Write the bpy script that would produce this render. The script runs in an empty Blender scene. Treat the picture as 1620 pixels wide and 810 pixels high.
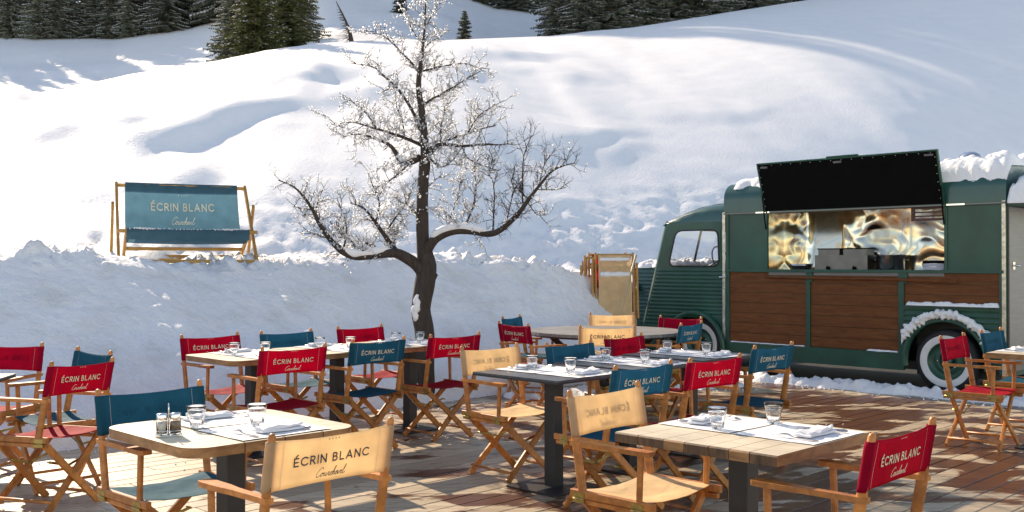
import bpy, math, random
from mathutils import Vector, Matrix, noise
R = math.radians
rnd = random.Random(7)
C = bpy.context.scene.collection
scene = bpy.context.scene

# ------------------------------------------------------------------ camera
FP, HCAM, HY = 1596.0, 1.44, 417.6
cd = bpy.data.cameras.new('camera'); cam = bpy.data.objects.new('camera', cd); C.objects.link(cam)
cam.location = (0, 0, HCAM); cam.rotation_euler = (R(90.45), 0, 0)
cd.sensor_width = 36; cd.lens = 36 * FP / 1620; cd.clip_start = 0.05; cd.clip_end = 2000
scene.camera = cam

# ------------------------------------------------------------------ light
SUN_EL, SUN_AZ = 30.0, 33.0        # elevation; degrees left of straight ahead
w = bpy.data.worlds.new('World'); scene.world = w; w.use_nodes = True
wt = w.node_tree; bg = wt.nodes['Background']
sky = wt.nodes.new('ShaderNodeTexSky'); sky.sky_type = 'NISHITA'; sky.sun_disc = False
sky.sun_elevation = R(SUN_EL); sky.sun_rotation = R(-SUN_AZ); sky.altitude = 1800
sky.air_density = 1.0; sky.dust_density = 0.6; sky.ozone_density = 1.0
wt.links.new(sky.outputs[0], bg.inputs[0]); bg.inputs[1].default_value = 0.15
sl = bpy.data.lights.new('sun', 'SUN'); sun = bpy.data.objects.new('sun', sl); C.objects.link(sun)
sl.energy = 3.3; sl.angle = R(0.55); sl.color = (1.0, 0.965, 0.91)
SD = Vector((-math.sin(R(SUN_AZ)) * math.cos(R(SUN_EL)), math.cos(R(SUN_AZ)) * math.cos(R(SUN_EL)), math.sin(R(SUN_EL))))
sun.rotation_euler = SD.to_track_quat('Z', 'Y').to_euler()
sun.location = SD * 50
vs = scene.view_settings
vs.view_transform = 'Standard'; vs.look = 'None'; vs.gamma = 1; vs.use_curve_mapping = False
vs.exposure = 1.05
vs.use_white_balance = True; vs.white_balance_temperature = 8900; vs.white_balance_tint = 15
scene.render.resolution_x = 1024; scene.render.resolution_y = 512

# ------------------------------------------------------------------ materials
def new_mat(name):
    m = bpy.data.materials.new(name); m.use_nodes = True
    nt = m.node_tree; b = nt.nodes['Principled BSDF']
    return m, nt, b
def nd(nt, t, **kw):
    n = nt.nodes.new(t)
    for k, v in kw.items(): setattr(n, k, v)
    return n
def coords(nt, scale=(1, 1, 1), kind='Object', rot=(0, 0, 0)):
    tc = nd(nt, 'ShaderNodeTexCoord'); mp = nd(nt, 'ShaderNodeMapping')
    mp.inputs['Scale'].default_value = scale; mp.inputs['Rotation'].default_value = rot
    nt.links.new(tc.outputs[kind], mp.inputs[0]); return mp.outputs[0]
def noise_tex(nt, vec, scale, detail=4, rough=0.55, dist=0):
    n = nd(nt, 'ShaderNodeTexNoise'); n.inputs['Scale'].default_value = scale
    n.inputs['Detail'].default_value = detail; n.inputs['Roughness'].default_value = rough
    n.inputs['Distortion'].default_value = dist
    if vec is not None: nt.links.new(vec, n.inputs['Vector'])
    return n.outputs['Fac']
def ramp(nt, fac, stops):
    r = nd(nt, 'ShaderNodeValToRGB'); e = r.color_ramp.elements
    while len(e) < len(stops): e.new(0.5)
    for i, (p, c) in enumerate(stops):
        e[i].position = p; e[i].color = (c[0], c[1], c[2], 1) if hasattr(c, '__len__') else (c, c, c, 1)
    nt.links.new(fac, r.inputs[0]); return r.outputs[0]
def mix(nt, fac, a, b, mode='MIX'):
    m = nd(nt, 'ShaderNodeMix', data_type='RGBA', blend_type=mode)
    for i, s in ((0, fac), (6, a), (7, b)):
        if hasattr(s, 'links'): nt.links.new(s, m.inputs[i])
        elif i == 0: m.inputs[i].default_value = s
        else: m.inputs[i].default_value = (s[0], s[1], s[2], 1)
    return m.outputs[2]
def math_n(nt, op, a, b=None):
    m = nd(nt, 'ShaderNodeMath', operation=op)
    for i, s in ((0, a), (1, b)):
        if s is None: continue
        if hasattr(s, 'links'): nt.links.new(s, m.inputs[i])
        else: m.inputs[i].default_value = s
    return m.outputs[0]
def bump(nt, b, h, strength=0.3, dist=0.01, prev=None):
    n = nd(nt, 'ShaderNodeBump'); n.inputs['Strength'].default_value = strength; n.inputs['Distance'].default_value = dist
    nt.links.new(h, n.inputs['Height'])
    if prev is not None: nt.links.new(prev, n.inputs['Normal'])
    nt.links.new(n.outputs[0], b.inputs['Normal']); return n.outputs[0]
def pbr(name, col, rough=0.5, metal=0, var=0.15, vscale=8, bmp=0.0, bscale=60, spec=0.5, stretch=(1, 1, 1), objrand=0.0, coat=0, bdist=0.002, sheen=0):
    m, nt, b = new_mat(name)
    v = coords(nt, stretch)
    f = noise_tex(nt, v, vscale, 5)
    d = tuple(c * (1 - var) for c in col); l = tuple(min(1, c * (1 + var)) for c in col)
    c = ramp(nt, f, [(0.3, d), (0.7, l)])
    if objrand:
        oi = nd(nt, 'ShaderNodeObjectInfo')
        k = ramp(nt, oi.outputs['Random'], [(0, 1 - objrand), (1, 1 + objrand)])
        c = mix(nt, 1.0, c, k, 'MULTIPLY')
    nt.links.new(c, b.inputs['Base Color'])
    b.inputs['Roughness'].default_value = rough; b.inputs['Metallic'].default_value = metal
    b.inputs['Specular IOR Level'].default_value = spec
    b.inputs['Coat Weight'].default_value = coat; b.inputs['Coat Roughness'].default_value = 0.12
    if sheen: b.inputs['Sheen Weight'].default_value = sheen
    if bmp:
        bump(nt, b, noise_tex(nt, v, bscale, 4), bmp, bdist)
    return m
M = {}
def wood(name, dark, light, grain=(30, 3, 30), rough=0.42, objrand=0.12):
    m, nt, b = new_mat(name)
    v = coords(nt, grain)
    g = noise_tex(nt, v, 2.2, 6, 0.6, 0.6)
    c = ramp(nt, g, [(0.3, dark), (0.5, tuple((a + q) / 2 for a, q in zip(dark, light))), (0.72, light)])
    v2 = coords(nt, (1, 1, 1)); g2 = noise_tex(nt, v2, 3.5, 3)
    c = mix(nt, 1.0, c, ramp(nt, g2, [(0.3, 0.78), (0.7, 1.15)]), 'MULTIPLY')
    if objrand:
        oi = nd(nt, 'ShaderNodeObjectInfo')
        c = mix(nt, 1.0, c, ramp(nt, oi.outputs['Random'], [(0, 1 - objrand), (1, 1 + objrand)]), 'MULTIPLY')
    nt.links.new(c, b.inputs['Base Color']); b.inputs['Roughness'].default_value = rough
    bump(nt, b, g, 0.25, 0.002)
    return m
M['teak'] = wood('oiled_teak', (0.34, 0.110, 0.025), (0.66, 0.245, 0.062), (9, 9, 9), 0.40, 0.2)
M['yellow_wood'] = wood('varnished_yellow_wood', (0.36, 0.17, 0.03), (0.60, 0.31, 0.07), (4, 4, 20))
M['brass'] = pbr('aged_brass', (0.42, 0.31, 0.12), 0.38, 1.0, 0.3, 30)
M['dull_steel'] = pbr('brushed_dull_steel', (0.20, 0.19, 0.175), 0.38, 1.0, 0.15)
M['steel'] = pbr('cutlery_steel', (0.42, 0.42, 0.44), 0.25, 1.0, 0.05)
M['dark_metal'] = pbr('black_powder_coat', (0.022, 0.022, 0.024), 0.42, 0, 0.2, 12, 0.1, 200)
M['slate_top'] = pbr('dark_table_laminate', (0.075, 0.08, 0.085), 0.30, 0, 0.35, 6, 0.12, 90, stretch=(1, 8, 1))
M['paper'] = pbr('white_paper', (0.80, 0.80, 0.80), 0.7, 0, 0.03, 5, 0.25, 25)
M['linen'] = pbr('white_linen', (0.78, 0.77, 0.78), 0.85, 0, 0.05, 20, 0.35, 400, bdist=0.001)
M['mat_line'] = pbr('printed_line', (0.08, 0.08, 0.09), 0.6)
def fabric(name, col, trans=0.38, rough=0.75, spec=0.2, sheen=0.0):
    m, nt, b = new_mat(name)
    v = coords(nt)
    f = noise_tex(nt, v, 9, 4)
    c = ramp(nt, f, [(0.25, tuple(q * 0.86 for q in col)), (0.75, tuple(min(1, q * 1.12) for q in col))])
    nt.links.new(c, b.inputs['Base Color']); b.inputs['Roughness'].default_value = rough
    b.inputs['Specular IOR Level'].default_value = spec
    b.inputs['Specular Tint'].default_value = tuple(min(1, 0.12 + 1.1 * q ** 0.5) for q in col) + (1,)
    b.inputs['Sheen Weight'].default_value = sheen; b.inputs['Sheen Roughness'].default_value = 0.4
    oi = nd(nt, 'ShaderNodeObjectInfo'); va = nd(nt, 'ShaderNodeVectorMath', operation='ADD'); nt.links.new(v, va.inputs[0])
    cb = nd(nt, 'ShaderNodeCombineXYZ'); rm = math_n(nt, 'MULTIPLY', oi.outputs['Random'], 23.0); nt.links.new(rm, cb.inputs[0]); nt.links.new(rm, cb.inputs[2]); nt.links.new(cb.outputs[0], va.inputs[1])
    c = mix(nt, 1.0, c, ramp(nt, oi.outputs['Random'], [(0, 0.84), (1, 1.14)]), 'MULTIPLY'); nt.links.new(c, b.inputs['Base Color'])
    n1 = bump(nt, b, noise_tex(nt, va.outputs[0], 9, 3, 0.5, 0.6), 0.6, 0.016)
    wv = nd(nt, 'ShaderNodeTexWave'); wv.inputs['Scale'].default_value = 220; nt.links.new(v, wv.inputs[0])
    n2 = bump(nt, b, wv.outputs['Fac'], 0.15, 0.0006, n1)
    tr = nd(nt, 'ShaderNodeBsdfTranslucent'); nt.links.new(c, tr.inputs[0])
    ms = nd(nt, 'ShaderNodeMixShader'); ms.inputs[0].default_value = trans
    out = nt.nodes['Material Output']
    nt.links.new(b.outputs[0], ms.inputs[1]); nt.links.new(tr.outputs[0], ms.inputs[2]); nt.links.new(ms.outputs[0], out.inputs[0])
    return m
M['red'] = fabric('red_canvas', (0.50, 0.014, 0.034))
M['blue'] = fabric('petrol_blue_canvas', (0.014, 0.13, 0.195))
M['beige'] = fabric('beige_canvas', (0.76, 0.54, 0.30), 0.25)
M['red_back'] = fabric('red_canvas_back', (0.50, 0.010, 0.046), 0.52)
M['blue_back'] = fabric('petrol_blue_canvas_back', (0.016, 0.16, 0.24), 0.55)
M['beige_back'] = fabric('beige_canvas_back', (0.85, 0.68, 0.46), 0.66)
M['beige_ghost'] = fabric('beige_show_through', (0.96, 0.80, 0.58), 0.62)
M['blue_ghost'] = fabric('blue_show_through', (0.022, 0.17, 0.245), 0.5)
M['red_ghost'] = fabric('red_show_through', (0.42, 0.010, 0.040), 0.48)
M['blue_light'] = fabric('petrol_blue_deckchair_canvas', (0.085, 0.21, 0.28), 0.45)
M['ink_cream'] = pbr('cream_print', (0.78, 0.68, 0.50), 0.7)
M['ink_dark'] = pbr('dark_print', (0.018, 0.055, 0.075), 0.7)
M['stitch'] = pbr('pale_thread', (0.55, 0.45, 0.40), 0.8)
m, nt, b = new_mat('clear_glass'); M['glass'] = m
b.inputs['Transmission Weight'].default_value = 1; b.inputs['Roughness'].default_value = 0.0
b.inputs['IOR'].default_value = 1.45; b.inputs['Base Color'].default_value = (0.98, 0.99, 0.99, 1)
nb = noise_tex(nt, coords(nt), 12, 1); bump(nt, b, nb, 0.05, 0.01)
m, nt, b = new_mat('window_glass'); M['pane'] = m
tr = nd(nt, 'ShaderNodeBsdfTransparent'); gl = nd(nt, 'ShaderNodeBsdfGlossy'); gl.inputs['Roughness'].default_value = 0.02
fr = nd(nt, 'ShaderNodeFresnel'); fr.inputs[0].default_value = 1.5
ms = nd(nt, 'ShaderNodeMixShader'); nt.links.new(fr.outputs[0], ms.inputs[0])
nt.links.new(tr.outputs[0], ms.inputs[1]); nt.links.new(gl.outputs[0], ms.inputs[2])
nt.links.new(ms.outputs[0], nt.nodes['Material Output'].inputs[0])
bump(nt, gl and b, noise_tex(nt, coords(nt), 6, 1), 0.05, 0.01)

def snow_mat(name, dirt=0.0, fine=1.0):
    m, nt, b = new_mat(name)
    v = coords(nt)
    f1 = noise_tex(nt, v, 1.3, 6, 0.6)
    f2 = noise_tex(nt, v, 14, 5, 0.6)
    f3 = noise_tex(nt, v, 90, 3, 0.6)
    c = ramp(nt, f1, [(0.3, (0.84, 0.84, 0.85)), (0.7, (0.90, 0.895, 0.89))])
    if dirt:
        fd = noise_tex(nt, v, 2.3, 7, 0.62, 0.4)
        c = mix(nt, ramp(nt, fd, [(0.50, 0.0), (0.70, dirt)]), c, (0.52, 0.46, 0.36))
    nt.links.new(c, b.inputs['Base Color'])
    b.inputs['Roughness'].default_value = 0.62; b.inputs['Specular IOR Level'].default_value = 0.3
    n1 = bump(nt, b, f2, 0.55 * fine, 0.03)
    bump(nt, b, f3, 0.45 * fine, 0.006, n1)
    return m
M['snow'] = snow_mat('fresh_snow', 0, 1.0)
M['snow_bank'] = snow_mat('packed_snow', 0.30, 1.9)
M['snow_hill'] = snow_mat('hill_snow', 0, 0.8)

# deck boards
m, nt, b = new_mat('weathered_deck_boards'); M['deck'] = m
v = coords(nt)
vr = coords(nt, (2.2, 34, 10), rot=(0, 0, R(-45)))
g = noise_tex(nt, vr, 1.0, 7, 0.65, 0.3)
base = ramp(nt, g, [(0.25, (0.25, 0.175, 0.105)), (0.5, (0.47, 0.375, 0.26)), (0.75, (0.64, 0.55, 0.41))])
at = nd(nt, 'ShaderNodeAttribute', attribute_name='tint')
base = mix(nt, 1.0, base, ramp(nt, at.outputs['Fac'], [(0, (0.74, 0.70, 0.66)), (0.5, (1, 1, 1)), (1, (1.14, 1.10, 1.05))]), 'MULTIPLY')
# damp reddish patches, more of them in the part where the snow melts
st = noise_tex(nt, coords(nt, (0.8, 1.7, 1), rot=(0, 0, R(-45))), 1.5, 8, 0.62, 0.5)
sx = nd(nt, 'ShaderNodeSeparateXYZ'); nt.links.new(v, sx.inputs[0])
cen = nd(nt, 'ShaderNodeMapRange'); cen.inputs[1].default_value = -2.2; cen.inputs[2].default_value = 0.4
cen.inputs[3].default_value = -0.10; cen.inputs[4].default_value = 0.075; nt.links.new(sx.outputs[0], cen.inputs[0])
stm = math_n(nt, 'ADD', st, cen.outputs[0])
jit = math_n(nt, 'MULTIPLY', math_n(nt, 'SUBTRACT', at.outputs['Fac'], 0.5), 0.10)
stm = math_n(nt, 'ADD', stm, jit)
mask = ramp(nt, stm, [(0.52, 0), (0.57, 1)])
wetc = ramp(nt, g, [(0.3, (0.05, 0.018, 0.008)), (0.7, (0.15, 0.055, 0.022))])
colr = mix(nt, mask, base, wetc)
dk = noise_tex(nt, v, 26, 4, 0.7)
colr = mix(nt, ramp(nt, dk, [(0.66, 0), (0.74, 0.55)]), colr, (0.07, 0.055, 0.045))
nt.links.new(colr, b.inputs['Base Color'])
rr = mix(nt, mask, (0.46, 0.46, 0.46), (0.28, 0.28, 0.28)); nt.links.new(rr, b.inputs['Roughness'])
bump(nt, b, g, 0.4, 0.004)

M['t_pale'] = wood('pale_glare_table_top', (0.64, 0.52, 0.36), (0.84, 0.73, 0.55), (3, 22, 8), 0.42, 0.05)  # sun glare on the flat tops put in as paler wood
M['t_edge'] = wood('oiled_table_edge', (0.24, 0.10, 0.035), (0.48, 0.25, 0.10), (6, 6, 18), 0.45, 0.05)
M['t_edge_dark'] = wood('dark_end_grain', (0.06, 0.03, 0.015), (0.22, 0.11, 0.05), (14, 14, 3), 0.55, 0.05)
M['gap'] = pbr('dark_gap', (0.03, 0.02, 0.015), 0.9)
# van paint
M['green'] = pbr('dark_green_paint', (0.008, 0.070, 0.044), 0.42, 0, 0.3, 2.2, 0.25, 3, coat=0.12, bdist=0.012)
M['green_roof'] = pbr('teal_green_paint', (0.007, 0.075, 0.066), 0.26, 0, 0.1, 3, 0.12, 3, coat=0.3, bdist=0.012)
M['chrome'] = pbr('chrome', (0.75, 0.75, 0.75), 0.12, 1.0, 0.05)
M['strip'] = pbr('worn_aluminium_strip', (0.62, 0.55, 0.45), 0.35, 1.0, 0.35, 25, 0.4, 40)
M['grey_steel'] = pbr('brushed_grey_steel', (0.20, 0.195, 0.19), 0.42, 0.6, 0.1, 3, stretch=(1, 1, 12))
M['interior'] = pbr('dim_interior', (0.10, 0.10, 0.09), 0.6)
M['rubber'] = pbr('tyre_rubber', (0.018, 0.018, 0.020), 0.7, 0, 0.3, 20, 0.3, 60)
M['whitewall'] = pbr('whitewall', (0.72, 0.71, 0.69), 0.5, 0, 0.06, 10)
M['black_panel'] = pbr('black_flap_lining', (0.004, 0.004, 0.004), 0.9, spec=0.1)
M['rubber_seal'] = pbr('window_rubber', (0.012, 0.012, 0.013), 0.5)
M['plastic_grey'] = pbr('pale_grey_plastic', (0.42, 0.42, 0.50), 0.5)
M['dark_red'] = pbr('dark_red_lacquer', (0.07, 0.012, 0.008), 0.35)
M['headliner'] = pbr('cab_lining', (0.22, 0.20, 0.16), 0.8, 0, 0.3, 9)
m, nt, b = new_mat('walnut_panels'); M['walnut'] = m
v = coords(nt, (1.6, 1, 13)); g = noise_tex(nt, v, 2.3, 8, 0.68, 0.9)
c = ramp(nt, g, [(0.25, (0.085, 0.026, 0.008)), (0.5, (0.16, 0.052, 0.016)), (0.8, (0.25, 0.090, 0.030))])
nt.links.new(c, b.inputs['Base Color']); b.inputs['Roughness'].default_value = 0.5; b.inputs['Specular IOR Level'].default_value = 0.22; bump(nt, b, g, 0.2, 0.003)
m, nt, b = new_mat('crumpled_foil'); M['foil'] = m
v = coords(nt)
b.inputs['Metallic'].default_value = 1.0; b.inputs['Roughness'].default_value = 0.2
fc = noise_tex(nt, v, 2.6, 2, 0.5, 1.2)
nt.links.new(ramp(nt, fc, [(0.40, (0.66, 0.62, 0.50)), (0.52, (0.86, 0.78, 0.60)), (0.60, (0.92, 0.62, 0.34))]), b.inputs['Base Color'])
M['van_shade_ground'] = pbr('wet_shaded_ground', (0.035, 0.034, 0.030), 0.85, 0, 0.3, 5, 0.3, 60, spec=0.15)  # wet ground, with the shade beneath the van put into its dark colour
M['bark'] = pbr('dark_bark', (0.050, 0.036, 0.028), 0.85, 0, 0.35, 10, 0.9, 16, stretch=(3, 3, 0.7), bdist=0.02)
M['twig'] = pbr('twig_bark', (0.038, 0.030, 0.026), 0.8)
m, nt, b = new_mat('ice_bud'); M['ice'] = m
b.inputs['Base Color'].default_value = (0.95, 0.95, 0.95, 1); b.inputs['Roughness'].default_value = 0.25
tr = nd(nt, 'ShaderNodeBsdfTranslucent'); tr.inputs[0].default_value = (0.9, 0.92, 0.95, 1)
ms = nd(nt, 'ShaderNodeMixShader'); ms.inputs[0].default_value = 0.6
nt.links.new(b.outputs[0], ms.inputs[1]); nt.links.new(tr.outputs[0], ms.inputs[2]); nt.links.new(ms.outputs[0], nt.nodes['Material Output'].inputs[0])
M['needles'] = pbr('spruce_needles', (0.10, 0.115, 0.080), 0.7, 0, 0.55, 1.6, objrand=0.3)
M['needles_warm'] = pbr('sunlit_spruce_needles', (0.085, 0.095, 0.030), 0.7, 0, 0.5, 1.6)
M['ftrunk'] = pbr('spruce_bark', (0.12, 0.09, 0.07), 0.9, 0, 0.3, 6)
M['salt'] = pbr('salt', (0.75, 0.72, 0.64), 0.8, 0, 0.1, 90)
M['pepper'] = pbr('pepper', (0.22, 0.13, 0.07), 0.8, 0, 0.6, 160)
M['broom'] = pbr('broom_handle_wood', (0.55, 0.40, 0.22), 0.5)

# ------------------------------------------------------------------ mesh builder
class MB:
    def __init__(s): s.v = []; s.f = []; s.mi = []; s.sm = []; s.mats = []
    def mat(s, m):
        if m not in s.mats: s.mats.append(m)
        return s.mats.index(m)
    def add(s, vs_, fs, m, smooth=False, T=None):
        o = len(s.v)
        s.v += [tuple(T @ Vector(p)) for p in vs_] if T else [tuple(p) for p in vs_]
        k = s.mat(m)
        for f in fs: s.f.append([i + o for i in f]); s.mi.append(k); s.sm.append(smooth)
    def box(s, lo, hi, m, T=None):
        x0, y0, z0 = lo; x1, y1, z1 = hi
        s.add([(x0, y0, z0), (x1, y0, z0), (x1, y1, z0), (x0, y1, z0), (x0, y0, z1), (x1, y0, z1), (x1, y1, z1), (x0, y1, z1)],
              [(0, 3, 2, 1), (4, 5, 6, 7), (0, 1, 5, 4), (1, 2, 6, 5), (2, 3, 7, 6), (3, 0, 4, 7)], m, False, T)
    def beam(s, p0, p1, a, b_, m, side=(1, 0, 0), ch=0.003, cap=True, smooth=False, taper=1.0):
        p0 = Vector(p0); p1 = Vector(p1); d = (p1 - p0).normalized(); sd = Vector(side)
        sd = (sd - d * sd.dot(d)).normalized(); t = d.cross(sd)
        a /= 2; b_ /= 2; c = min(ch, a * 0.6, b_ * 0.6)
        sec = [(a - c, -b_), (a, -b_ + c), (a, b_ - c), (a - c, b_), (-a + c, b_), (-a, b_ - c), (-a, -b_ + c), (-a + c, -b_)]
        vv = []
        for p, k in ((p0, 1), (p1, taper)):
            for x, y in sec: vv.append(p + sd * x * k + t * y * k)
        ff = [(i, (i + 1) % 8, 8 + (i + 1) % 8, 8 + i) for i in range(8)]
        if cap: ff += [tuple(range(7, -1, -1)), tuple(range(8, 16))]
        s.add(vv, ff, m, smooth)
    def tube(s, pts, rad, m, seg=8, smooth=True, cap=True, T=None, flat=1.0):
        pts = [Vector(p) for p in pts]; n = len(pts)
        if not hasattr(rad, '__len__'): rad = [rad] * n
        vv = []; prev = None
        for i in range(n):
            d = (pts[min(i + 1, n - 1)] - pts[max(i - 1, 0)])
            if d.length < 1e-9: d = Vector((0, 0, 1))
            d.normalize()
            if prev is None:
                up = Vector((0, 0, 1)) if abs(d.z) < 0.9 else Vector((1, 0, 0)); a = d.cross(up).normalized()
            else: a = (prev - d * prev.dot(d)).normalized()
            prev = a; bb = d.cross(a)
            for k in range(seg):
                t = 2 * math.pi * k / seg
                vv.append(pts[i] + a * math.cos(t) * rad[i] + bb * math.sin(t) * rad[i] * flat)
        ff = []
        for i in range(n - 1):
            for k in range(seg): ff.append((i * seg + k, i * seg + (k + 1) % seg, (i + 1) * seg + (k + 1) % seg, (i + 1) * seg + k))
        if cap: ff += [tuple(range(seg - 1, -1, -1)), tuple((n - 1) * seg + k for k in range(seg))]
        s.add(vv, ff, m, smooth, T)
    def lathe(s, prof, m, seg=24, T=None, smooth=True, rfun=None):
        vv = []; n = len(prof)
        for r, z in prof:
            for k in range(seg):
                t = 2 * math.pi * k / seg; rr_ = r * (rfun(t, z) if rfun else 1)
                vv.append((rr_ * math.cos(t), rr_ * math.sin(t), z))
        ff = []
        for i in range(n - 1):
            for k in range(seg): ff.append((i * seg + k, i * seg + (k + 1) % seg, (i + 1) * seg + (k + 1) % seg, (i + 1) * seg + k))
        s.add(vv, ff, m, smooth, T)
    def grid(s, fn, nu, nv, m, smooth=True, T=None):
        vv = [fn(i / nu, j / nv) for j in range(nv + 1) for i in range(nu + 1)]
        ff = [(j * (nu + 1) + i, j * (nu + 1) + i + 1, (j + 1) * (nu + 1) + i + 1, (j + 1) * (nu + 1) + i) for j in range(nv) for i in range(nu)]
        s.add(vv, ff, m, smooth, T)
    def prism(s, poly, fn, d0, d1, m, smooth=False, T=None, caps=True):
        n = len(poly)
        vv = [fn(p[0], p[1], d0) for p in poly] + [fn(p[0], p[1], d1) for p in poly]
        ff = [(i, (i + 1) % n, n + (i + 1) % n, n + i) for i in range(n)]
        s.add(vv, ff, m, smooth, T)
        if caps: s.add(vv, [tuple(range(n - 1, -1, -1)), tuple(range(n, 2 * n))], m, False, T)
    def blob(s, c, r, m, sub=0):
        x, y, z = c
        s.add([(x + r, y, z), (x - r, y, z), (x, y + r, z), (x, y - r, z), (x, y, z + r * 1.2), (x, y, z - r * 1.2)],
              [(0, 2, 4), (2, 1, 4), (1, 3, 4), (3, 0, 4), (2, 0, 5), (1, 2, 5), (3, 1, 5), (0, 3, 5)], m, True)
    def build(s, name, parent=None, normals=True):
        me = bpy.data.meshes.new(name); me.from_pydata(s.v, [], s.f)
        for m in s.mats: me.materials.append(m)
        me.polygons.foreach_set('material_index', s.mi); me.polygons.foreach_set('use_smooth', s.sm)
        me.update()
        if normals:
            import bmesh
            bm = bmesh.new(); bm.from_mesh(me); bmesh.ops.recalc_face_normals(bm, faces=bm.faces); bm.to_mesh(me); bm.free()
        o = bpy.data.objects.new(name, me); C.objects.link(o)
        if parent: o.parent = parent
        return o
def tag(o, label=None, cat=None, group=None, kind=None):
    for k, v_ in (('label', label), ('category', cat), ('group', group), ('kind', kind)):
        if v_: o[k] = v_
    return o
def empty(name, loc=(0, 0, 0), rz=0):
    o = bpy.data.objects.new(name, None); C.objects.link(o); o.location = loc; o.rotation_euler = (0, 0, rz); o.empty_display_size = 0.1
    return o
def copy_tree(o, parent=None):
    c = o.copy(); C.objects.link(c); c.parent = parent
    for ch in list(o.children): copy_tree(ch, c)
    return c
def clear_tags(o):
    for k in ('label', 'category', 'group'):
        if k in o: del o[k]
def fr_(x, y, z, s=1.0, o=4): return noise.fractal(Vector((x * s, y * s, z * s)), 0.9, 2.1, o)
def sstep(a, b_, x):
    t = max(0, min(1, (x - a) / (b_ - a))); return t * t * (3 - 2 * t)
def interp(tab, x):
    if x <= tab[0][0]: return tab[0][1]
    for (a, p), (b_, q) in zip(tab, tab[1:]):
        if x <= b_:
            t = (x - a) / (b_ - a); return p + (q - p) * t
    return tab[-1][1]
UD = Vector((0.7071, 0.7071, 0)); VD = Vector((-0.7071, 0.7071, 0))
def uv(u, v_, z=0): return (0.7071 * (u - v_), 0.7071 * (u + v_), z)

# ================================================================== SETTING
# --- ground sheet to the horizon
g = MB(); g.add([(-900, -300, -0.34), (900, -300, -0.34), (900, 900, -0.34), (-900, 900, -0.34)], [(0, 1, 2, 3)], M['snow_hill'])
tag(g.build('ground'), kind='structure')
# --- deck of boards (planks run along u)
def make_deck():
    g = MB(); tint = []; rr = random.Random(3)
    pitch = 0.150; nrow = int((8.35 + 9) / pitch)
    for j in range(nrow):
        v0 = -9 + j * pitch; u = -9 - rr.random() * 3
        while u < 10.95:
            L = rr.choice([2.4, 3.0, 1.8, 3.6]); u1 = min(u + L, 10.95)
            dz = rr.uniform(-0.0012, 0.0012); c = 0.004
            a0, a1, b0, b1 = u + 0.002, u1 - 0.002, v0 + 0.003, v0 + pitch - 0.004
            vv = [uv(a0, b0, -0.03), uv(a1, b0, -0.03), uv(a1, b1, -0.03), uv(a0, b1, -0.03),
                  uv(a0, b0, dz - c), uv(a1, b0, dz - c), uv(a1, b1, dz - c), uv(a0, b1, dz - c),
                  uv(a0 + c, b0 + c, dz), uv(a1 - c, b0 + c, dz), uv(a1 - c, b1 - c, dz), uv(a0 + c, b1 - c, dz)]
            ff = [(0, 1, 5, 4), (1, 2, 6, 5), (2, 3, 7, 6), (3, 0, 4, 7), (4, 5, 9, 8), (5, 6, 10, 9), (6, 7, 11, 10), (7, 4, 8, 11), (8, 9, 10, 11)]
            g.add(vv, ff, M['deck']); tint += [rr.random()] * 9
            u = u1
    o = g.build('deck', normals=False)
    a = o.data.attributes.new('tint', 'FLOAT', 'FACE'); a.data.foreach_set('value', tint)
    tag(o, kind='structure')
    g = MB(); g.add([uv(-12, -9.5, -0.06), uv(10.96, -9.5, -0.06), uv(10.96, 8.4, -0.06), uv(-12, 8.4, -0.06)], [(0, 1, 2, 3)], M['gap'])
    tag(g.build('deck_underlay'), kind='structure')
make_deck()
g = MB(); g.add([uv(10.96, -9, -0.012), uv(17, -9, -0.012), uv(17, 9.5, -0.012), uv(10.96, 9.5, -0.012)], [(0, 1, 2, 3)], M['van_shade_ground'])
tag(g.build('van_ground'), kind='structure')  # dark sheet standing in for the van's shade on damp ground

# --- hill
RIDGE = [(-900, 260), (-200, 205), (0, 166), (100, 141), (200, 118), (320, 98), (345, 95), (420, 79), (500, 68), (620, 61), (700, 63), (870, 56), (940, 48), (1000, 43), (1100, 27), (1230, 6), (1400, -20), (1620, -45), (2000, -70), (2600, -80)]
BACK = [(-900, 60), (0, 60), (180, 62), (300, 45), (345, 34), (420, 0), (520, -35), (620, -35), (700, -25), (780, 10), (860, 22), (940, 12), (1100, -30), (1300, -60), (2600, -110)]
YR = [(-900, 34), (0, 38), (400, 42), (620, 46), (900, 48), (1200, 52), (2600, 60)]
YB = 92.0
def foot_dist(k):
    a = 11.4 / (0.7071 * max(1 - k, 0.05))
    return 1 / ((1 / a) ** 3 + (1 / 25.0) ** 3) ** (1 / 3)
def base_z(px, Y):
    k = (px - 810) / FP; Y0 = foot_dist(k); yr = interp(YR, px); zr = HCAM + yr * (HY - interp(RIDGE, px)) / FP
    t = (Y - Y0) / (yr - Y0); return 1.38 + (zr - 1.38) * (t + 0.22 * t * (1 - t))
def on_slope(px, y):
    """ground position on the slope of a drift seen at this elevation"""
    lo, hi = foot_dist((px - 810) / FP) + 0.5, interp(YR, px); e = (HY - y) / FP
    for _ in range(30):
        m_ = (lo + hi) / 2
        if (base_z(px, m_) - HCAM) / m_ < e: lo = m_
        else: hi = m_
    return Vector(((px - 810) / FP * lo, lo))
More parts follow.
